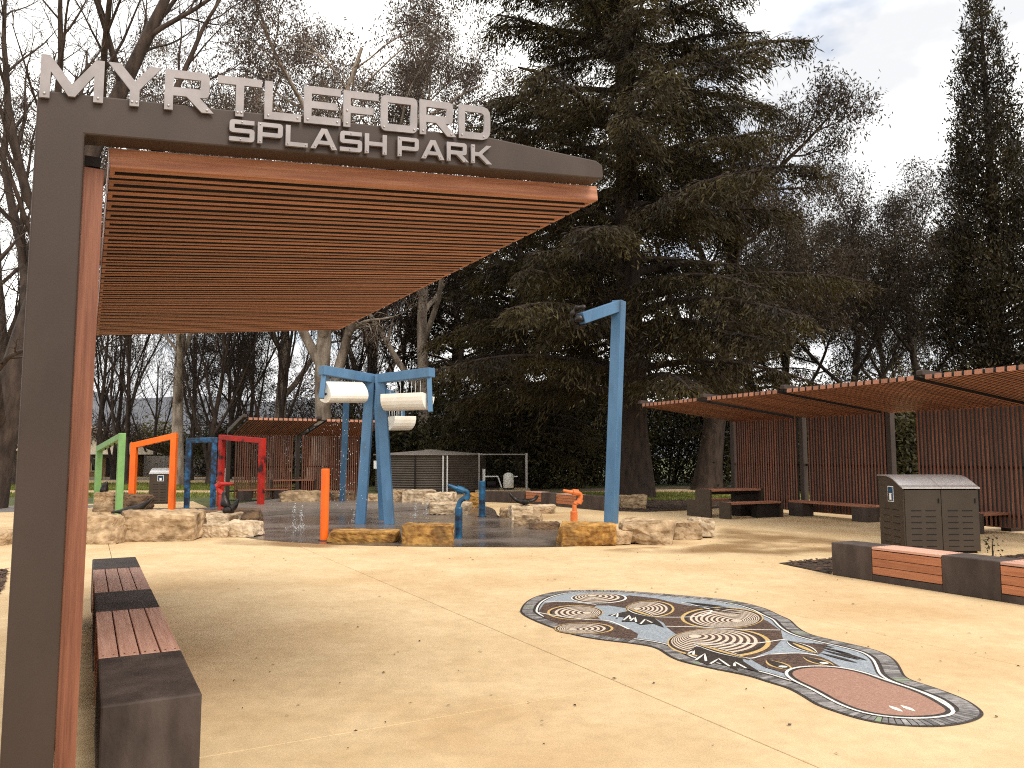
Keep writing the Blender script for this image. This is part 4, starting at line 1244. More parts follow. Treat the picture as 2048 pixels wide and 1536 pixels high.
# ------------------------------------------------------------------ platypus mosaic set in the paving
mo_c = G(1500, 1300)
mosaic = thing('floor_mosaic', 'footprint-shaped mosaic of a platypus set in the tan paving', 'mosaic', mo_c)
def Z6(x, y): return (1040 + x / 3.938, 1160 + y / 3.938)
def Z7(x, y): return (1500 + x / 4.096, 1240 + y / 4.096)
def gl(pts): return [G(*p) - mo_c for p in pts]
out_px = [Z6(0, 245), Z6(40, 180), Z6(130, 130), Z6(270, 95), Z6(420, 82), Z6(640, 80), Z6(850, 88), Z6(1100, 108), Z6(1400, 133), Z6(1600, 153), Z6(1800, 188), Z6(1950, 233), Z6(2048, 280),
          Z7(330, 0), Z7(400, 65), Z7(500, 120), Z7(700, 170), Z7(900, 215), Z7(1080, 265), Z7(1190, 330), Z7(1240, 400), Z7(1290, 480), Z7(1450, 535), Z7(1650, 605), Z7(1800, 670), Z7(1890, 735), Z7(1925, 775),
          Z7(1870, 820), Z7(1750, 855), Z7(1550, 880), Z7(1300, 875), Z7(1050, 850), Z7(850, 805), Z7(650, 740), Z7(540, 700), Z7(430, 630), Z7(300, 560), Z7(130, 510),
          Z6(1800, 760), Z6(1500, 700), Z6(1250, 640), Z6(1150, 590), Z6(1100, 555), Z6(1020, 525), Z6(850, 500), Z6(600, 470), Z6(400, 430), Z6(200, 360), Z6(80, 310), Z6(20, 275)]
def resample(P, step, closed=True):
    Q = list(P) + ([P[0]] if closed else [])
    L_ = [0]
    for a, b in zip(Q[:-1], Q[1:]):
        L_.append(L_[-1] + (b - a).length)
    n = max(3, int(round(L_[-1] / step)))
    out, j = [], 0
    for k in range(n if closed else n + 1):
        s = L_[-1] * k / n
        while j < len(L_) - 2 and L_[j + 1] < s:
            j += 1
        t = (s - L_[j]) / max(L_[j + 1] - L_[j], 1e-9)
        out.append(Q[j].lerp(Q[j + 1], min(t, 1)))
    return out
OUT = resample(smooth_loop(gl(out_px), 6), 0.045)
def relax(P, k=2):
    for _ in range(k):
        P = [(P[i - 1] + P[i] * 2 + P[(i + 1) % len(P)]) / 4 for i in range(len(P))]
    return P
OUT = relax(OUT, 3)
area = sum(OUT[i - 1].x * OUT[i].y - OUT[i].x * OUT[i - 1].y for i in range(len(OUT)))
sgn = 1 if area > 0 else -1
NRM = []
for i in range(len(OUT)):
    t = (OUT[(i + 2) % len(OUT)] - OUT[i - 2]).normalized()
    NRM.append(Vector((-t.y, t.x, 0)) * sgn)
def inset(d):
    return [p + n * d for p, n in zip(OUT, NRM)]
def ring(name, d0, d1, z, m):
    A, B = inset(d0), inset(d1)
    n = len(A)
    vs = [(p.x, p.y, z) for p in A] + [(p.x, p.y, z) for p in B]
    o = MB().add(vs, [(i, (i + 1) % n, (i + 1) % n + n, i + n) for i in range(n)]).build(name, m, mosaic)
    return o
def piece(name, pts, z, m, world_pts=False):
    P = pts if world_pts else gl(pts)
    bm = bmesh.new()
    vs = [bm.verts.new((p.x, p.y, z)) for p in P]
    f = bm.faces.new(vs)
    f.normal_update()
    if f.normal.z < 0:
        f.normal_flip()
    bmesh.ops.triangulate(bm, faces=[f])
    me = bpy.data.meshes.new(name); bm.to_mesh(me); bm.free()
    me.materials.append(M[m])
    return link(name, me, mosaic)
def strip(name, P, w, z, m, taper=False, closed=False):
    n = len(P)
    vs = []
    for i, p in enumerate(P):
        a, b = (P[i - 1], P[(i + 1) % n]) if closed else (P[max(i - 1, 0)], P[min(i + 1, n - 1)])
        t = (b - a).normalized(); nn = Vector((-t.y, t.x, 0))
        ww = w / 2 * (math.sin(math.pi * (0.04 + 0.92 * i / (n - 1))) if taper else 1)
        vs += [tuple(p + nn * ww)[:2] + (z,), tuple(p - nn * ww)[:2] + (z,)]
    fs = [(2 * i, 2 * i + 1, 2 * i + 3, 2 * i + 2) for i in range(n - 1)]
    if closed:
        fs.append((2 * n - 2, 2 * n - 1, 1, 0))
    return MB().add(vs, fs).build(name, m, mosaic)
# border: black edging, one tile after another, black line, pale line
bed_o = piece('border_bed', OUT, 0.004, 't_black', True)
A, B = inset(0.022), inset(0.135)
n = len(A)
rt = random.Random(8)
for i in range(n):
    j = (i + 1) % n
    if (A[j] - A[i]).length < 0.012 or (B[j] - B[i]).length < 0.008:
        continue
    e = 0.09
    a0, a1 = A[i].lerp(A[j], e), A[i].lerp(A[j], 1 - e)
    b0, b1 = B[i].lerp(B[j], e), B[i].lerp(B[j], 1 - e)
    hz = 0.0075 + rt.uniform(-0.0008, 0.0008)
    mb = MB().add([(a0.x, a0.y, 0.0045), (a1.x, a1.y, 0.0045), (b1.x, b1.y, 0.0045), (b0.x, b0.y, 0.0045), (a0.x, a0.y, hz), (a1.x, a1.y, hz), (b1.x, b1.y, hz), (b0.x, b0.y, hz)],
                  [(0, 1, 2, 3), (4, 5, 6, 7), (0, 1, 5, 4), (1, 2, 6, 5), (2, 3, 7, 6), (3, 0, 4, 7)])
    mb.build('border_tile', 'tile_green' if i % 37 == 5 else 'tile', mosaic)
IN = inset(0.165)
piece('field', IN, 0.0055, 't_blue', True)
ring('inner_line', 0.165, 0.185, 0.0068, 't_white')
ring('inner_line', 0.186, 0.20, 0.0066, 't_black')
# brown body
body = [Z6(150, 250), Z6(190, 190), Z6(300, 172), Z6(560, 190), Z6(860, 125), Z6(1080, 150), Z6(1240, 190), Z6(1500, 235), Z6(1780, 250), Z6(1950, 330), Z6(2048, 400), Z7(250, 80), Z7(270, 160), Z7(180, 250), Z7(60, 300), Z7(0, 330),
        Z6(1800, 640), Z6(1600, 560), Z6(1380, 510), Z6(1240, 440), Z6(1160, 380), Z6(1130, 340), Z6(1050, 300), Z6(860, 250), Z6(830, 225), Z6(700, 205), Z6(600, 205), Z6(555, 250), Z6(640, 320), Z6(860, 390), Z6(930, 430), Z6(920, 465), Z6(840, 475), Z6(600, 440), Z6(400, 400), Z6(220, 330)]
piece('body', body, 0.0072, 't_brown')
def shell(px_c, px_w, py0, py1, n, grow, z, ring_m=('t_cream', 't_brown'), rim='t_gold'):
    """nested eccentric rings in cream and brown; grow: direction towards which the rings crowd (ground space)"""
    cL, cR = G(px_c - px_w / 2, (py0 + py1) / 2) - mo_c, G(px_c + px_w / 2, (py0 + py1) / 2) - mo_c
    cN, cF = G(px_c, py1) - mo_c, G(px_c, py0) - mo_c
    c = (cN + cF) / 2
    ax, ay = (cR - cL) / 2, (cF - cN) / 2
    g = Vector((grow[0], grow[1], 0))
    K = 40
    def loop(s):
        o_ = c + (ax * g.x + ay * g.y) * (1 - s)
        return [o_ + ax * (s * math.cos(2 * math.pi * i / K)) + ay * (s * math.sin(2 * math.pi * i / K)) for i in range(K)]
    prev = None
    radii = [1.0, 0.94, 0.885] + [0.885 - 0.80 * (k + 1) / n for k in range(n)]
    for k, s in enumerate(radii):
        cur = loop(s)
        if prev is not None:
            m = rim if k == 1 else ('t_black' if k == 2 else ring_m[k % 2])
            vs = [(p.x, p.y, z) for p in prev] + [(p.x, p.y, z) for p in cur]
            MB().add(vs, [(i, (i + 1) % K, (i + 1) % K + K, i + K) for i in range(K)]).build('ring_piece', m, mosaic)
        prev = cur
    piece('ring_centre', prev, z, 't_cream', True)
shell(1198, 112, 1187, 1208, 10, (-0.3, 0.5), 0.0085, rim='t_white')
shell(1150, 112, 1212, 1241, 12, (0.5, -0.1), 0.0085)
shell(1300, 98, 1203, 1236, 14, (-0.6, 0.0), 0.0085)
shell(1444, 166, 1216, 1259, 18, (0.4, -0.35), 0.0085)
shell(1438, 208, 1258, 1317, 18, (-0.55, 0.45), 0.0085)
shell(1168, 118, 1247, 1270, 12, (-0.45, -0.2), 0.0085)
# pale lines that divide the body
for pts in ([Z6(140, 262), Z6(300, 290), Z6(520, 318), Z6(700, 330), Z6(860, 395)], [Z6(190, 178), Z6(420, 180), Z6(600, 200)], [Z6(1060, 298), Z6(1250, 300), Z6(1420, 290), Z6(1510, 250), Z6(1420, 215), Z6(1260, 180)],
            [Z6(1150, 372), Z6(1400, 378), Z6(1700, 395), Z6(2048, 402)], [Z6(1370, 512), Z6(1800, 510), Z6(2048, 480), Z7(300, 165)], [Z6(1370, 512), Z6(1500, 575), Z6(1650, 600), Z6(1800, 625), Z7(30, 320), Z7(180, 290), Z7(400, 280), Z7(560, 300)]):
    strip('white_line', resample(smooth_loop(gl(pts), 6, False), 0.04, False), 0.022, 0.0098, 't_white')
# claws: dark spiky paws with white triangles
def claws(base, spikes):
    piece('paw', base, 0.0105, 't_black')
    for tri in spikes:
        P = gl(tri)
        strip('claw', [P[0], P[0].lerp(P[1], .5), P[1], P[1].lerp(P[2], .5), P[2]], 0.02, 0.0118, 't_white')
claws([Z6(690, 285), Z6(790, 265), Z6(860, 250), Z6(1050, 300), Z6(1110, 350), Z6(1135, 382), Z6(1050, 350), Z6(950, 362), Z6(900, 335), Z6(800, 335), Z6(820, 300)],
      [[Z6(720, 290), Z6(770, 268), Z6(765, 300)], [Z6(815, 325), Z6(865, 285), Z6(870, 318)], [Z6(870, 330), Z6(905, 300), Z6(915, 340)], [Z6(950, 355), Z6(985, 318), Z6(1040, 345)]])
claws([Z6(1305, 590), Z6(1390, 530), Z6(1560, 568), Z6(1750, 620), Z6(1760, 650), Z6(1905, 745), Z6(1780, 705), Z6(1700, 690), Z6(1720, 728), Z6(1560, 655), Z6(1480, 680), Z6(1380, 640), Z6(1400, 600)],
      [[Z6(1325, 590), Z6(1370, 565), Z6(1365, 600)], [Z6(1385, 640), Z6(1455, 590), Z6(1465, 650)], [Z6(1500, 670), Z6(1565, 630), Z6(1650, 690)], [Z6(1690, 690), Z6(1690, 655), Z6(1780, 705)]])
for (a, b) in ((Z6(1290, 180), Z6(1620, 215)), (Z6(1310, 190), Z6(1700, 235)), (Z6(1340, 205), Z6(1760, 262)), (Z6(1390, 225), Z6(1740, 275)), (Z7(490, 200), Z7(690, 235)), (Z7(560, 225), Z7(830, 290)), (Z7(600, 255), Z7(900, 335)), (Z7(580, 280), Z7(880, 360)), (Z7(700, 260), Z7(960, 340)), (Z7(760, 400), Z7(1020, 460))):
    P = gl([a, b])
    strip('claw_stroke', [P[0].lerp(P[1], t / 8) for t in range(9)], 0.05, 0.0105, 't_black', taper=True)
piece('paw', [Z7(300, 180), Z7(360, 185), Z7(480, 200), Z7(640, 205), Z7(600, 260), Z7(560, 290), Z7(450, 260), Z7(360, 230)], 0.0100, 't_brown')
# almond shapes on the body
def almond(a, b, w, m, z):
    P = gl([a, b])
    strip('almond', [P[0].lerp(P[1], t / 12) for t in range(13)], w, z, m, taper=True)
for (a, b, w) in ((Z7(310, 180), Z7(545, 285), 0.16), (Z6(850, 232), Z6(1050, 300), 0.15), (Z6(1385, 515), Z6(1780, 628), 0.13)):
    almond(a, b, w, 't_white', 0.0112); almond(a, b, w * 0.78, 't_black', 0.0124); almond(Z7(350, 200) if a == Z7(310, 180) else a, b, w * 0.34, 't_gold', 0.0136)
# face with two eyes
face = [Z7(10, 330), Z7(150, 292), Z7(400, 284), Z7(560, 304), Z7(640, 335), Z7(740, 392), Z7(560, 398), Z7(430, 400), Z7(360, 415), Z7(290, 445), Z7(130, 398)]
piece('face', face, 0.0105, 't_brown')
for (a, b, w) in ((Z7(140, 338), Z7(335, 425), 0.16), (Z7(440, 313), Z7(690, 393), 0.15)):
    almond(a, b, w, 't_gold', 0.0118); almond(a, b, w * 0.7, 't_black', 0.0130)
    P = gl([a, b]); cc = P[0].lerp(P[1], 0.68)
    piece('pupil', [cc + Vector((0.035 * math.cos(t), 0.03 * math.sin(t), 0)) for t in [k * math.pi / 5 for k in range(10)]], 0.0142, 't_white', True)
# bill
bill = [Z7(335, 460), Z7(350, 430), Z7(400, 412), Z7(520, 400), Z7(700, 405), Z7(900, 445), Z7(1100, 515), Z7(1300, 580), Z7(1450, 645), Z7(1560, 710), Z7(1630, 760), Z7(1560, 790), Z7(1350, 806), Z7(1150, 796), Z7(950, 765), Z7(750, 690), Z7(550, 580), Z7(400, 510)]
BP = relax(resample(smooth_loop(gl(bill), 5), 0.05), 2)
piece('bill', BP, 0.0118, 't_pink', True)
def off_loop(P, d):
    ar = sum(P[i - 1].x * P[i].y - P[i].x * P[i - 1].y for i in range(len(P)))
    s = -1 if ar > 0 else 1
    o_ = []
    for i in range(len(P)):
        t = (P[(i + 1) % len(P)] - P[i - 1]).normalized()
        o_.append(P[i] + Vector((-t.y, t.x, 0)) * s * d)
    return o_
strip('bill_outline', off_loop(BP, 0.008), 0.03, 0.0131, 't_black', closed=True)
strip('bill_outline', off_loop(BP, 0.036), 0.024, 0.0131, 't_white', closed=True)
for a, b in ((Z7(1140, 718), Z7(1250, 768)), (Z7(1235, 714), Z7(1355, 764))):
    P = gl([a, b])
    strip('nostril', [P[0].lerp(P[1], t / 8) for t in range(9)], 0.045, 0.0131, 't_white', taper=True)

# ------------------------------------------------------------------ tank, pump yard, far buildings
tk = G(850, 986) + Vector((0, 2.55, 0))
tank = thing('water_tank', 'large dark corrugated water tank with two white pipes', 'water tank', tk)
prof = []
H_ = 1.68
for k in range(int(H_ / 0.0525)):
    prof.append((2.62 + (0.02 if k % 2 else -0.012), k * 0.0525))
prof.append((2.62, H_))
MB().lathe(prof, 64).build('wall', 'corrug', tank)
mb = MB()
MB().lathe([(2.74, H_ + 0.002), (2.74, H_ + 0.05), (0.35, H_ + 0.24), (0.3, H_ + 0.27)], 48).build('roof', 'tank_roof', tank)
for px in (886, 894.5):
    p = at(px, 960, tk.y - 2.72) - tk
    MB().tube([(p.x, -2.72, 0.0), (p.x, -2.72, H_ - 0.02)], 0.032, 10).build('pipe', 'white_pipe', tank)
for px in (830, 771):
    p = at(px, 960, tk.y - 2.6) - tk
    yy = -math.sqrt(max(2.655 ** 2 - p.x ** 2, 0.1))
    MB().box((p.x, yy, H_ / 2), (0.06, 0.03, H_ - 0.04)).build('seam', 'steel_dark', tank)
p = at(752, 930, tk.y - 1.6) - tk
MB().box((p.x, -1.75, 1.25), (0.16, 0.02, 0.36)).build('notice', 'white_pipe', tank)
yd = G(1008, 985)
yard = thing('fence_frame', 'galvanised pipe fence frame with wire mesh around the pump', 'fence', yd)
xa, xb = at(958, 985, yd.y).x - yd.x, at(1054, 985, yd.y).x - yd.x
for (x, y) in ((xa, 0), (xb, 0), (xa, 3), (xb, 3)):
    MB().tube([(x, y, 0), (x, y, 1.78)], 0.035, 8).build('post', 'galv', yard)
for z in (1.72,):
    MB().tube([(xa, 0, z), (xb, 0, z)], 0.026, 8).build('rail', 'galv', yard)
    MB().tube([(xb, 0, z), (xb, 3, z)], 0.026, 8).build('rail', 'galv', yard)
mb = MB()
for k in range(22):
    x = xa + (xb - xa) * k / 21
    mb.bar((x, 0, 0.05), (x, 0, 1.7), 0.003, 0.003)
    mb.bar((xa, 0.004, 0.05 + k * 0.077), (xb, 0.004, 0.05 + k * 0.077), 0.003, 0.003)
o = mb.build('wire_mesh', 'steel_dark', yard); o['kind'] = 'stuff'
ve = thing('filter_vessel', 'white domed filter vessel on the pump slab', 'water filter', at(1017, 978, yd.y + 0.8))
ve.location.z = 0.1
MB().lathe([(0.26, 0), (0.26, 0.07)], 18).build('foot', 'steel_dark', ve)
MB().lathe([(0.235, 0.071), (0.245, 0.1), (0.245, 0.62), (0.20, 0.72), (0.10, 0.77), (0.05, 0.78)], 20).build('shell', 'white', ve, smooth=True)
MB().tube([(0.2, 0, 0.6), (0.42, 0, 0.6)], 0.025, 8).build('outlet', 'white_pipe', ve)
pu = thing('pump', 'small pump with white pipes left of the filter vessel', 'pump', at(985, 980, yd.y + 0.8))
pu.location.z = 0.1
MB().span((-0.35, -0.15, 0), (0.3, 0.2, 0.08)).build('base', 'concrete_dark', pu)
MB().tube([(-0.25, 0, 0.25), (0.15, 0, 0.25)], 0.14, 14).build('motor', 'steel_dark', pu)
MB().tube([(-0.4, 0, 0.08), (-0.4, 0, 0.95)], 0.07, 10).build('riser', 'white_pipe', pu)
MB().tube([(-0.35, 0, 0.6), (0.25, 0, 0.6), (0.42, 0, 0.1)], 0.035, 8).build('pipe', 'white_pipe', pu)
sl = structure(sheet('pump_slab', [(yd.x - 1.3, yd.y - 0.1), (yd.x + 1.2, yd.y - 0.1), (yd.x + 1.2, yd.y + 2.9), (yd.x - 1.3, yd.y + 2.9)], 0.1, 'slab', 0.2))

def house(label, x0, x1, Y, depth, eave, ridge_h, hip, wins, base=-0.3, door=None):
    root = thing('brick_house', label, 'house', ((x0 + x1) / 2, Y, base))
    w = x1 - x0
    eave -= base; ridge_h -= base
    MB().span((-w / 2, 0, 0), (w / 2, depth, eave)).build('wall', 'brick', root)
    ov = 0.5
    a = [(-w / 2 - ov, -ov, eave + 0.01), (w / 2 + ov, -ov, eave + 0.01), (w / 2 + ov, depth + ov, eave + 0.01), (-w / 2 - ov, depth + ov, eave + 0.01), (-w / 2 + hip, depth / 2, ridge_h), (w / 2 - hip, depth / 2, ridge_h)]
    MB().add(a, [(0, 1, 5, 4), (1, 2, 5), (2, 3, 4, 5), (3, 0, 4), (3, 2, 1, 0)]).build('roof', 'roof_tile', root)
    MB().span((-w / 2 - ov, -ov - 0.05, eave - 0.16), (w / 2 + ov, -ov - 0.005, eave + 0.0)).build('gutter', 'steel_dark', root)
    for (f0, f1, z0, z1) in wins:
        wn_ = MB().span((-w / 2 + w * f0, -0.05, z0 - base), (-w / 2 + w * f1, 0.02, z1 - base)).build('window', 'slab', root)
        MB().span((-w / 2 + w * f0 + 0.08, -0.06, z0 - base + 0.08), (-w / 2 + w * f1 - 0.08, -0.052, z1 - base - 0.08)).build('pane', 'glass', wn_)
    if door:
        MB().span((-w / 2 + w * door[0], -0.04, 0), (-w / 2 + w * door[1], 0.02, eave - 0.25)).build('door', 'steel_dark', root)
    return root
house('long low brick house with a cream hip roof behind the left trees', -44, -31.8, 61, 9, 2.0, 4.6, 4.0, [(0.2, 0.32, 0.6, 1.7), (0.62, 0.72, 0.5, 1.7), (0.85, 0.91, 0.4, 1.7)], door=(0.93, 0.985))
house('small brick annexe with a cream roof behind the green arch', -31.2, -28.6, 58.5, 5, 1.75, 2.75, 1.2, [(0.08, 0.34, 0.5, 1.5)], door=(0.5, 0.95))
fw = thing('mural_fence', 'grey panel fence with faded paint beyond the orange arch', 'fence', (-28.0, 60.5, -0.1))
for k in range(4):
    MB().span((k * 1.5, 0, 0), (k * 1.5 + 1.48, 0.05, 1.75)).build('panel', 'tank_roof', fw, bevel=0.01)
    MB().span((k * 1.5 - 0.04, -0.05, 0), (k * 1.5 + 0.04, -0.002, 1.8)).build('post', 'galv', fw)
wp = thing('marker_post', 'small white marker post by the road near the distant shelter', 'post', at(449, 955, 49.2))
wp.location.z = 0.0
MB().span((-0.05, -0.05, 0), (0.05, 0.05, 0.9)).build('post_body', 'white_pipe', wp, bevel=0.01)

# ------------------------------------------------------------------ trees
def nrm(v):
    return v / (np.linalg.norm(v) + 1e-12)
def grow(r, p, d, L_, rad, lvl, cfg, out, ends):
    segs = cfg['segs'][lvl]
    P, Rd = [p.copy()], [rad]
    dirs = [d.copy()]
    tip = cfg['tip'][lvl]
    for k in range(segs):
        d = nrm(d + r.normal(0, cfg['wander'][lvl], 3) + np.array([0, 0, cfg['up'][lvl]]))
        p = p + d * (L_ / segs)
        P.append(p); dirs.append(d)
        Rd.append(rad * (1 - (1 - tip) * (k + 1) / segs))
    out.append((np.array(P), np.array(Rd), lvl))
    if lvl + 1 >= len(cfg['segs']):
        ends.append((np.array(P), d))
        return
    n = cfg['n'][lvl]
    n = int(n * L_ / cfg['ref'][lvl] + r.uniform(0, 1)) if cfg.get('ref') else n
    az = r.uniform(0, 6.28)
    for k in range(max(n, 1)):
        t = cfg['start'][lvl] + (1 - cfg['start'][lvl]) * (k + r.uniform(0.2, 0.9)) / max(n, 1)
        t = min(t, 0.995)
        i = min(int(t * segs), segs - 1)
        f = t * segs - i
        q = P[i] * (1 - f) + P[i + 1] * f
        dd = dirs[i + 1]
        az += 2.4 + r.uniform(-0.5, 0.5)
        a = np.cross(dd, [0.3, 0.2, 1.0] if abs(dd[2]) < 0.9 else [1.0, 0.1, 0])
        a = nrm(a); b = np.cross(dd, a)
        ang = R(cfg['ang'][lvl] + r.uniform(-12, 12))
        nd = nrm(dd * math.cos(ang) + (a * math.cos(az) + b * math.sin(az)) * math.sin(ang))
        ll = L_ * cfg['ratio'][lvl] * (1 - cfg['fall'][lvl] * t) * r.uniform(0.7, 1.15)
        rr = (Rd[i] * (1 - f) + Rd[i + 1] * f) * cfg['rr'][lvl]
        grow(r, q, nd, ll, max(rr, cfg.get('rmin', 0.006)), lvl + 1, cfg, out, ends)
def skeleton_mesh(name, polys, m, sides=(10, 7, 4, 3, 3, 3)):
    Vs, Fs, o = [], [], 0
    for P, Rd, lvl in polys:
        V, F = tube_np(P, Rd, sides[min(lvl, len(sides) - 1)])
        Vs.append(V); Fs.append(F + o); o += len(V)
    return np_mesh(name, np.concatenate(Vs), np.concatenate(Fs), m, True)
def leaf_np(C, D, L_, W, r):
    n = len(C)
    D = D / (np.linalg.norm(D, axis=1)[:, None] + 1e-9)
    S = np.cross(D, r.normal(0, 1, (n, 3)))
    S /= np.linalg.norm(S, axis=1)[:, None] + 1e-9
    L_ = L_[:, None]; W = W[:, None]
    V = np.stack([C, C + D * L_ * 0.45 + S * W * 0.5, C + D * L_, C + D * L_ * 0.45 - S * W * 0.5], 1)
    return V.reshape(-1, 3)
def leaf_mesh(name, C, D, L_, W, r, m):
    V = leaf_np(C, D, L_, W, r)
    return np_mesh(name, V, np.arange(len(V)).reshape(-1, 4), m)

GUM = dict(segs=[9, 8, 6, 4, 3], tip=[0.4, 0.3, 0.3, 0.35, 0.4], wander=[0.05, 0.09, 0.14, 0.18, 0.2], up=[0.04, 0.05, 0.03, 0.0, -0.06], n=[8, 7, 6, 5], start=[0.22, 0.25, 0.2, 0.2],
           ang=[40, 40, 42, 42], ratio=[0.72, 0.56, 0.52, 0.5], fall=[0.5, 0.35, 0.3, 0.2], rr=[0.6, 0.58, 0.58, 0.6], rmin=0.011)
GUM_LOW = dict(GUM, start=[0.12, 0.25, 0.2, 0.2], ang=[30, 40, 42, 42], ratio=[0.95, 0.5, 0.52, 0.5], rr=[0.72, 0.55, 0.58, 0.6], n=[7, 8, 6, 5], wander=[0.08, 0.10, 0.14, 0.18, 0.2])
BARE = dict(segs=[10, 9, 6, 4, 3], tip=[0.2, 0.2, 0.2, 0.2, 0.3], wander=[0.05, 0.08, 0.11, 0.13, 0.15], up=[0.05, 0.11, 0.07, 0.03, 0.0], n=[14, 10, 8, 5], start=[0.12, 0.18, 0.15, 0.15],
            ang=[38, 36, 40, 42], ratio=[0.68, 0.48, 0.46, 0.48], fall=[0.5, 0.4, 0.3, 0.2], rr=[0.5, 0.5, 0.5, 0.55], rmin=0.012)
COPPICE = dict(BARE, start=[0.03, 0.15, 0.12, 0.15], ang=[20, 24, 32, 38], ratio=[0.92, 0.42, 0.45, 0.5], rr=[0.62, 0.42, 0.5, 0.55], n=[8, 13, 8, 4], up=[0.05, 0.09, 0.10, 0.05, 0.02])
def make_tree(name, label, loc, H, rad, seed, cfg, bark, leaf=None, nleaf=16, leaf_l=(0.12, 0.27), leaf_w=0.06, clump=0.75, lean=(0, 0), rz=0.0, group=None, droop=0.7, trunk_frac=0.62):
    r = np.random.RandomState(seed)
    out, ends = [], []
    d0 = nrm(np.array([lean[0], lean[1], 1.0]))
    grow(r, np.array([0.0, 0.0, -0.25]), d0, H * trunk_frac, rad, 0, cfg, out, ends)
    # flare at the foot
    P, Rd, _ = out[0]
    Rd = Rd.copy(); Rd[0] *= 1.35; Rd[1] *= 1.05
    out[0] = (P, Rd, 0)
    top = max(q[0][:, 2].max() for q in out)
    root = thing(name, label, 'tree', loc, rz, group)
    k = H / top
    def sc(me):
        return me
    big = [(P * k, Rd, l) for P, Rd, l in out if l <= 1]
    small = [(P * k, Rd, l) for P, Rd, l in out if l >= 2]
    link('trunk', skeleton_mesh('trunk', big, bark), root)
    link('branches', skeleton_mesh('branches', small, bark), root)
    if leaf:
        C = []
        for P, d in ends:
            P = P * k
            n = nleaf
            t = r.uniform(0.25, 1.05, n)
            i = np.clip((t * (len(P) - 1)).astype(int), 0, len(P) - 2)
            f = (t * (len(P) - 1) - i)[:, None]
            C.append(P[i] * (1 - f) + P[i + 1] * f + r.normal(0, clump * 0.4, (n, 3)))
        C = np.concatenate(C)
        n = len(C)
        D = r.normal(0, 0.6, (n, 3)) + np.array([0, 0, -droop])
        link('crown', leaf_mesh('crown', C, D, r.uniform(leaf_l[0], leaf_l[1], n), r.uniform(0.7, 1.3, n) * leaf_w, r, leaf), root)
    return root

def make_cedar(label, loc, H, R0, seed, z0=2.6, rz=0.0, rad=0.55, dens=1.0, group=None):
    r = np.random.RandomState(seed)
    root = thing('cedar_tree', label, 'tree', loc, rz, group)
    zs = np.linspace(-0.3, H, 16)
    P = np.stack([np.cumsum(r.normal(0, 0.035, 16)), np.cumsum(r.normal(0, 0.035, 16)), zs], 1)
    Rd = rad * (1 - 0.93 * (zs + 0.3) / (H + 0.3)); Rd[0] *= 1.5; Rd[1] *= 1.05
    link('trunk', skeleton_mesh('trunk', [(P, Rd, 0)], 'bark_dark', (14,)), root)
    polys, C, D = [], [], []
    z, az = z0, r.uniform(0, 6.28)
    while z < H - 0.4:
        az += 2.4 + r.uniform(-0.6, 0.6)
        L_ = R0 * (1 - (z / (H * 1.06)) ** 2.0) * r.uniform(0.70, 1.06)
        if z < 6:
            L_ *= 0.75 + 0.05 * z
        el = R(12 + 26 * z / H + r.uniform(-8, 8))
        n = 10
        ts = np.linspace(0, 1, n)
        rad_h = L_ * ts
        zz = z + np.sin(el) * L_ * ts * 0.9 - 0.30 * L_ * ts ** 2.2 * (1.1 - 0.6 * z / H)
        dirh = np.array([math.cos(az), math.sin(az)])
        sw = r.uniform(-0.15, 0.15)
        bx = np.interp(z, zs, P[:, 0]); by = np.interp(z, zs, P[:, 1])
        B = np.stack([bx + dirh[0] * rad_h - dirh[1] * sw * rad_h * ts, by + dirh[1] * rad_h + dirh[0] * sw * rad_h * ts, zz], 1)
        br = 0.02 * L_ + 0.02
        polys.append((B, br * (1 - 0.85 * ts) + 0.006, 1))
        nb = int(L_ * 9.5 * dens)
        for k in range(nb):
            s = r.uniform(0.10, 1.0) ** 0.8
            i = min(int(s * (n - 1)), n - 2); f = s * (n - 1) - i
            q = B[i] * (1 - f) + B[i + 1] * f
            side = 1 if k % 2 else -1
            aa = az + side * R(r.uniform(25, 75))
            bl_ = (0.30 * L_ * (1.05 - s) + 0.45) * r.uniform(0.6, 1.2)
            m = 4
            tt = np.linspace(0, 1, m)
            dr = r.uniform(0.2, 0.75)
            bb = np.stack([q[0] + math.cos(aa) * bl_ * tt, q[1] + math.sin(aa) * bl_ * tt, q[2] + 0.08 * bl_ * tt - dr * bl_ * tt ** 2], 1)
            polys.append((bb, 0.014 * (1 - 0.8 * tt) + 0.003, 2))
            ns = int(25 * bl_ * dens) + 8
            u = r.uniform(0.05, 1.0, ns)
            i2 = np.clip((u * (m - 1)).astype(int), 0, m - 2); f2 = (u * (m - 1) - i2)[:, None]
            c = bb[i2] * (1 - f2) + bb[i2 + 1] * f2
            lat = r.normal(0, 0.16, ns)[:, None] * np.array([[-math.sin(aa), math.cos(aa), 0]])
            c = c + lat + np.stack([np.zeros(ns), np.zeros(ns), r.normal(0, 0.05, ns) - np.abs(lat).sum(1) * 0.25 - np.abs(r.normal(0, 0.30, ns)) * r.uniform(0, 1.3, ns)], 1)
            dd = np.array([[math.cos(aa), math.sin(aa), -0.35]]) * 0.8 + r.normal(0, 0.5, (ns, 3)) + np.array([[0, 0, -0.6]])
            C.append(c); D.append(dd)
        z += r.uniform(0.12, 0.30) * (1.0 if z > 4 else 1.2)
    link('branches', skeleton_mesh('branches', polys, 'bark_dark', (8, 6, 3)), root)
    C, D = np.concatenate(C), np.concatenate(D)
    n = len(C)
    link('crown', leaf_mesh('crown', C, D, r.uniform(0.15, 0.34, n), r.uniform(0.032, 0.066, n), r, 'cedar'), root)
    return root

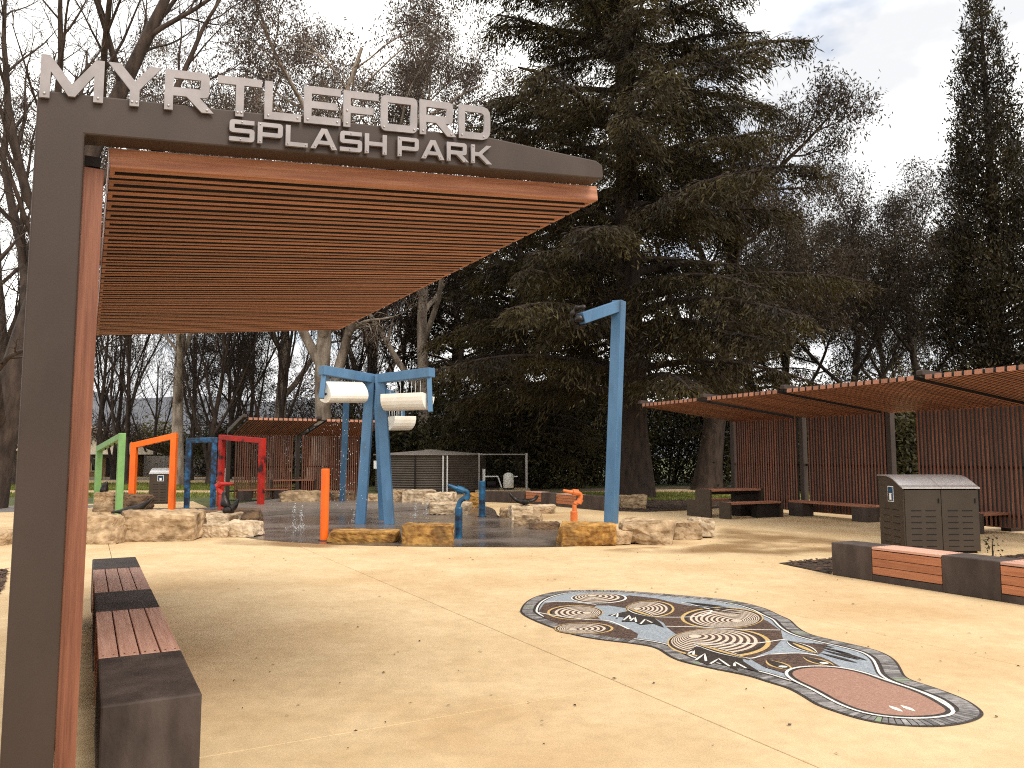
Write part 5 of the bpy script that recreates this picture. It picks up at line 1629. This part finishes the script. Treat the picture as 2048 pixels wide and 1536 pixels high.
def make_cypress(label, loc, H, R0, seed):
    r = np.random.RandomState(seed)
    root = thing('cypress_tree', label, 'tree', loc)
    zs = np.linspace(-0.3, H, 8)
    link('trunk', skeleton_mesh('trunk', [(np.stack([zs * 0, zs * 0, zs], 1), 0.4 * (1 - 0.95 * (zs + 0.3) / (H + 0.3)), 0)], 'bark_dark', (10,)), root)
    polys, C, D = [], [], []
    n_tuft = 2900
    for k in range(n_tuft):
        z = H * (1 - math.sqrt(r.uniform(0.0, 1))) * 0.98 + 0.3
        a = r.uniform(0, 6.28)
        Rz = R0 * (1 - z / H) ** 0.72 * (0.9 + 0.16 * math.sin(3 * a + z * 0.9) + 0.10 * math.sin(7 * a - z * 2.1))
        rr = Rz * r.uniform(0.55, 1.05)
        base = np.array([math.cos(a) * rr * 0.75, math.sin(a) * rr * 0.75, z - 0.4])
        tip = np.array([math.cos(a) * rr, math.sin(a) * rr, z + r.uniform(0.2, 0.8)])
        if k % 3 == 0:
            polys.append((np.array([[0, 0, z - 1.0], base, tip]), np.array([0.04, 0.02, 0.006]), 1))
        ns = 31
        t = r.uniform(-0.1, 1.05, ns)[:, None]
        C.append(base * (1 - t) + tip * t + r.normal(0, 0.16, (ns, 3)))
        D.append((tip - base)[None, :] * 0.6 + r.normal(0, 0.55, (ns, 3)) + np.array([[0, 0, 0.25]]))
    link('branches', skeleton_mesh('branches', polys, 'bark_dark', (4, 3)), root)
    C, D = np.concatenate(C), np.concatenate(D)
    n = len(C)
    link('crown', leaf_mesh('crown', C, D, r.uniform(0.12, 0.28, n), r.uniform(0.05, 0.09, n), r, 'cypress'), root)
    return root

def make_shrub(name, label, loc, rx, ry, h, n, seed, leaf='shrub', group=None, ll=(0.14, 0.3), lw=0.11, cat='shrub', stems=10):
    r = np.random.RandomState(seed)
    root = thing(name, label, cat, loc, 0, group)
    polys = []
    nc = 46
    cc = []
    for k in range(nc):
        a, q = r.uniform(0, 6.28), math.sqrt(r.uniform(0, 1))
        zc = r.uniform(0.06, 1.0)
        s = math.sqrt(max(0.06, 1 - (abs(zc - 0.35) / 0.68) ** 2))
        cc.append((rx * q * s * math.cos(a), ry * q * s * math.sin(a), h * zc))
    cc = np.array(cc)
    for k in range(stems):
        e = cc[r.randint(nc)]
        polys.append((np.array([[e[0] * 0.15, e[1] * 0.15, -0.2], [e[0] * 0.5, e[1] * 0.5, e[2] * 0.55], e]), np.array([0.07, 0.045, 0.015]) * min(1.0, h / 2.5), 1))
    link('stems', skeleton_mesh('stems', polys, 'bark_grey', (5, 5)), root)
    idx = r.randint(0, nc, n)
    sz = min(rx, h) * r.uniform(0.16, 0.34, nc)
    C = cc[idx] + r.normal(0, 1, (n, 3)) * sz[idx][:, None] * np.array([[1, 1, 0.75]])
    C[:, 2] = np.abs(C[:, 2])
    D = r.normal(0, 0.8, (n, 3)) + np.array([[0, 0, -0.15]])
    link('foliage', leaf_mesh('foliage', C, D, r.uniform(ll[0], ll[1], n), r.uniform(0.6, 1.3, n) * lw, r, leaf), root)
    return root

def gx(px, Y): return Vector(((px - 1024) / FOC * Y / _ct * 1.0, Y, 0))

make_cedar('huge dark cedar with layered drooping branches in the middle of the park', gx(1262, 31.5), 43.0, 8.6, 11, z0=4.0, rad=0.62, group='conifers')
cedar_b = make_cedar('smaller dark cedar left of the huge one, behind the water tank', gx(1040, 42), 18.5, 5.8, 23, z0=1.6, rad=0.36, dens=0.85, group='conifers')
for px, Y, rz, s_, lab in ((1500, 46, 2.2, 0.85, 'dark cedar behind the roof of the cedar-side shelter'), (910, 54, 4.1, 1.12, 'dark cedar behind the bucket tower, left of the water tank roof'), (1170, 50, 5.2, 1.25, 'dark cedar directly behind the huge one')):
    c = copy_tree(cedar_b)
    c.location = gx(px, Y); c.rotation_euler = (0, 0, rz); c.scale = (s_, s_, s_)
    c['label'] = lab
make_cypress('tall narrow dark cypress at the right edge', gx(2004, 36), 25.0, 4.1, 5)

gum_a = make_tree('gum_tree', 'tall gum tree with a forked pale trunk behind the bucket tower', gx(634, 42), 27.5, 0.5, 14, GUM_LOW, 'bark_pale', 'gum', nleaf=26, lean=(0.0, -0.02), group='gum trees', trunk_frac=0.5)
gum_b = make_tree('gum_tree', 'airy gum tree above the middle of the sign lettering', gx(850, 47), 31, 0.42, 21, GUM, 'bark_pale', 'gum', nleaf=34, lean=(0.03, 0), group='gum trees')
gum_c = make_tree('gum_tree', 'leaning gum tree right of the huge cedar, its thick trunk beside the picnic table', gx(1408, 39), 19.5, 0.62, 45, GUM, 'bark_grey', 'gum_dark', nleaf=30, lean=(0.13, 0), group='gum trees')
gum_d = make_tree('gum_tree', 'slender gum tree with see-through crown between the cedar and the cypress', gx(1690, 46), 19.0, 0.28, 52, GUM, 'bark_grey', 'gum_dark', nleaf=20, lean=(0.03, 0), group='gum trees')
for src, px, Y, rz, s_, lab in ((gum_b, 360, 46, 2.1, 0.86, 'brownish gum tree above the left letters of the sign'), (gum_b, 560, 56, 4.0, 1.06, 'far gum tree behind the middle letters of the sign'), (gum_b, 160, 52, 5.3, 0.9, 'far gum tree behind the first letter of the sign'),
                                (gum_a, 760, 60, 3.3, 0.95, 'far gum tree behind the bucket tower'), (gum_d, 1850, 45, 2.4, 1.0, 'bushy gum tree just left of the cypress'), (gum_d, 1775, 56, 4.4, 0.98, 'far gum tree showing between the slender gum and the bushy gum'), (gum_d, 900, 52, 1.0, 1.05, 'dark gum tree behind the bucket tower and the cedar'), (gum_d, 1560, 58, 5.5, 1.2, 'far gum tree behind the right side of the huge cedar'), (gum_d, 470, 60, 3.0, 0.75, 'low gum tree behind the distant shelter')):
    c = copy_tree(src)
    c.location = gx(px, Y); c.rotation_euler = (0, 0, rz); c.scale = (s_, s_, s_)
    c['label'] = lab

big_bare = make_tree('bare_tree', 'large bare tree with dark spreading limbs at the left edge', gx(-30, 25), 25, 0.60, 101, BARE, 'bark_grey', lean=(0.08, -0.03), group='bare trees')
bt = copy_tree(big_bare)
bt.location = gx(24, 46); bt.rotation_euler = (0, 0, 2.3); bt.scale = (0.85, 0.85, 0.96)
bt['label'] = 'bare tree just right of the left edge with a straight dark trunk'
BL2 = [(206, 50, 18, 'bare tree nearest the pergola post beyond the green arch'), (236, 55, 20, 'bare tree standing over the single brown bin'), (262, 48, 17, 'bare tree above the left leg of the orange arch'), (318, 62, 15, 'slim bare tree above the right leg of the orange arch'),
       (388, 52, 20, 'bare tree above the navy arch'), (425, 47, 18, 'bare tree just left of the distant shelter'), (462, 57, 21, 'bare tree above the red arch'), (500, 52, 20, 'bare tree above the left end of the distant shelter roof'),
       (560, 49, 19, 'bare tree above the middle of the distant shelter roof'), (690, 54, 19, 'bare tree behind the left white bucket'), (730, 50, 18, 'bare tree seen between the bucket tower frames'), (800, 58, 20, 'bare tree right of the bucket tower')]
proto = {}
for i, (px, Y, h, lab) in enumerate(BL2):
    k = i % 3
    if k not in proto:
        proto[k] = make_tree('bare_tree', lab, gx(px, Y), h, 0.19, 200 + 13 * k, COPPICE, 'bark_grey', rz=i * 1.3, group='bare trees')
        proto[k]['h0'] = h
    else:
        c = copy_tree(proto[k])
        c.location = gx(px, Y); c.rotation_euler = (0, 0, i * 1.9 + 0.7)
        c.scale = [h / proto[k]['h0']] * 3
        c['label'] = lab
for k in proto.values():
    del k['h0']
for o in bpy.data.objects:
    if 'h0' in o.keys():
        del o['h0']

SH = [(760, 47, 4.2, 3.6, 'dark shrub behind the left half of the water tank'), (865, 49, 4.6, 4.6, 'tall dark shrub behind the right half of the water tank'), (985, 46, 4.0, 4.2, 'dark shrub behind the fence frame'),
      (1090, 43, 3.6, 4.4, 'dark shrub left of the cedar trunk'), (1190, 46, 4.2, 5.2, 'tall dark shrub behind the cedar trunk'), (1330, 48, 4.2, 5.0, 'dark shrub right of the cedar trunk'), (1465, 52, 4.6, 5.4, 'dark shrub behind the left corner of the cedar-side shelter'),
      (1640, 40, 4.2, 4.0, 'dark shrub behind the cedar-side shelter wall'), (1800, 34, 3.4, 4.2, 'dark shrub in the gap between the two shelters'), (1960, 33, 4.0, 3.8, 'dark shrub behind the right-hand shelter')]
for i, (px, Y, rx, h, lab) in enumerate(SH):
    make_shrub('evergreen_shrub', lab, gx(px, Y), rx, 2.2, h, 15000, 300 + i, group='evergreen shrubs')
make_shrub('yellow_shrub', 'yellow-green shrub beyond the orange arch', gx(310, 66), 2.6, 2, 4.2, 6000, 401, 'shrub_yellow', group='garden shrubs')
make_shrub('yellow_shrub', 'yellow-green shrub at the far left edge', gx(8, 52), 3.2, 2, 8.0, 7000, 402, 'shrub_yellow', group='garden shrubs')
make_shrub('garden_shrub', 'dull green shrub beyond the navy arch', gx(400, 64), 3.4, 2, 3.0, 7000, 403, 'shrub', group='garden shrubs')
make_shrub('garden_shrub', 'dull green shrub left of the distant shelter', gx(452, 60), 3.0, 2, 3.4, 6000, 404, 'shrub', group='garden shrubs')
for i, (px, Y, rx, h, lab) in enumerate([(225, 64, 4.5, 3.8, 'brown thicket behind the green arch'), (345, 70, 5, 2.8, 'brown thicket behind the orange arch'), (480, 66, 5, 4.5, 'brown thicket behind the red arch'), (590, 62, 5, 6.0, 'brown thicket behind the distant shelter'), (700, 60, 5, 8.5, 'tall brown thicket behind the left white bucket'), (30, 66, 5, 6.0, 'brown thicket beside the brick house')]):
    make_shrub('brushwood_thicket', lab, gx(px, Y), rx, 2.2, h, 9000, 500 + i, 'brush', group='brown thickets', ll=(0.2, 0.6), lw=0.06, stems=24)
make_shrub('garden_shrub', 'sparse weed plant beside the twin bin in the bark bed', G(1985, 1118), 0.18, 0.15, 0.34, 60, 405, 'shrub', ll=(0.03, 0.07), lw=0.03, cat='plant', stems=5)

# fallen leaves and twigs on the paving
r = np.random.RandomState(9)
n = 270
Y = 3.6 + 13 * r.uniform(0, 1, n) ** 1.0
X = r.uniform(-0.36, 0.72, n) * Y
L_ = r.uniform(0.006, 0.022, n) + 0.012 * r.uniform(0, 1, n) ** 6; W_ = L_ * r.uniform(0.2, 0.5, n)
a = r.uniform(0, 6.28, n)
V = []
for i in range(n):
    ca, sa = math.cos(a[i]), math.sin(a[i])
    l, w = L_[i], W_[i]
    for dx, dy, dz in ((-l, 0, 0.004), (0, -w, 0.010), (l, 0, 0.006), (0, w, 0.004)):
        V.append((X[i] + dx * ca - dy * sa, Y[i] + dx * sa + dy * ca, dz + 0.003))
o = link('fallen_leaves', np_mesh('fallen_leaves', np.array(V), np.arange(4 * n).reshape(-1, 4), 'dead_leaf'))
tag(o, 'small dark dead leaves scattered over the tan paving', 'dead leaves', kind='stuff')
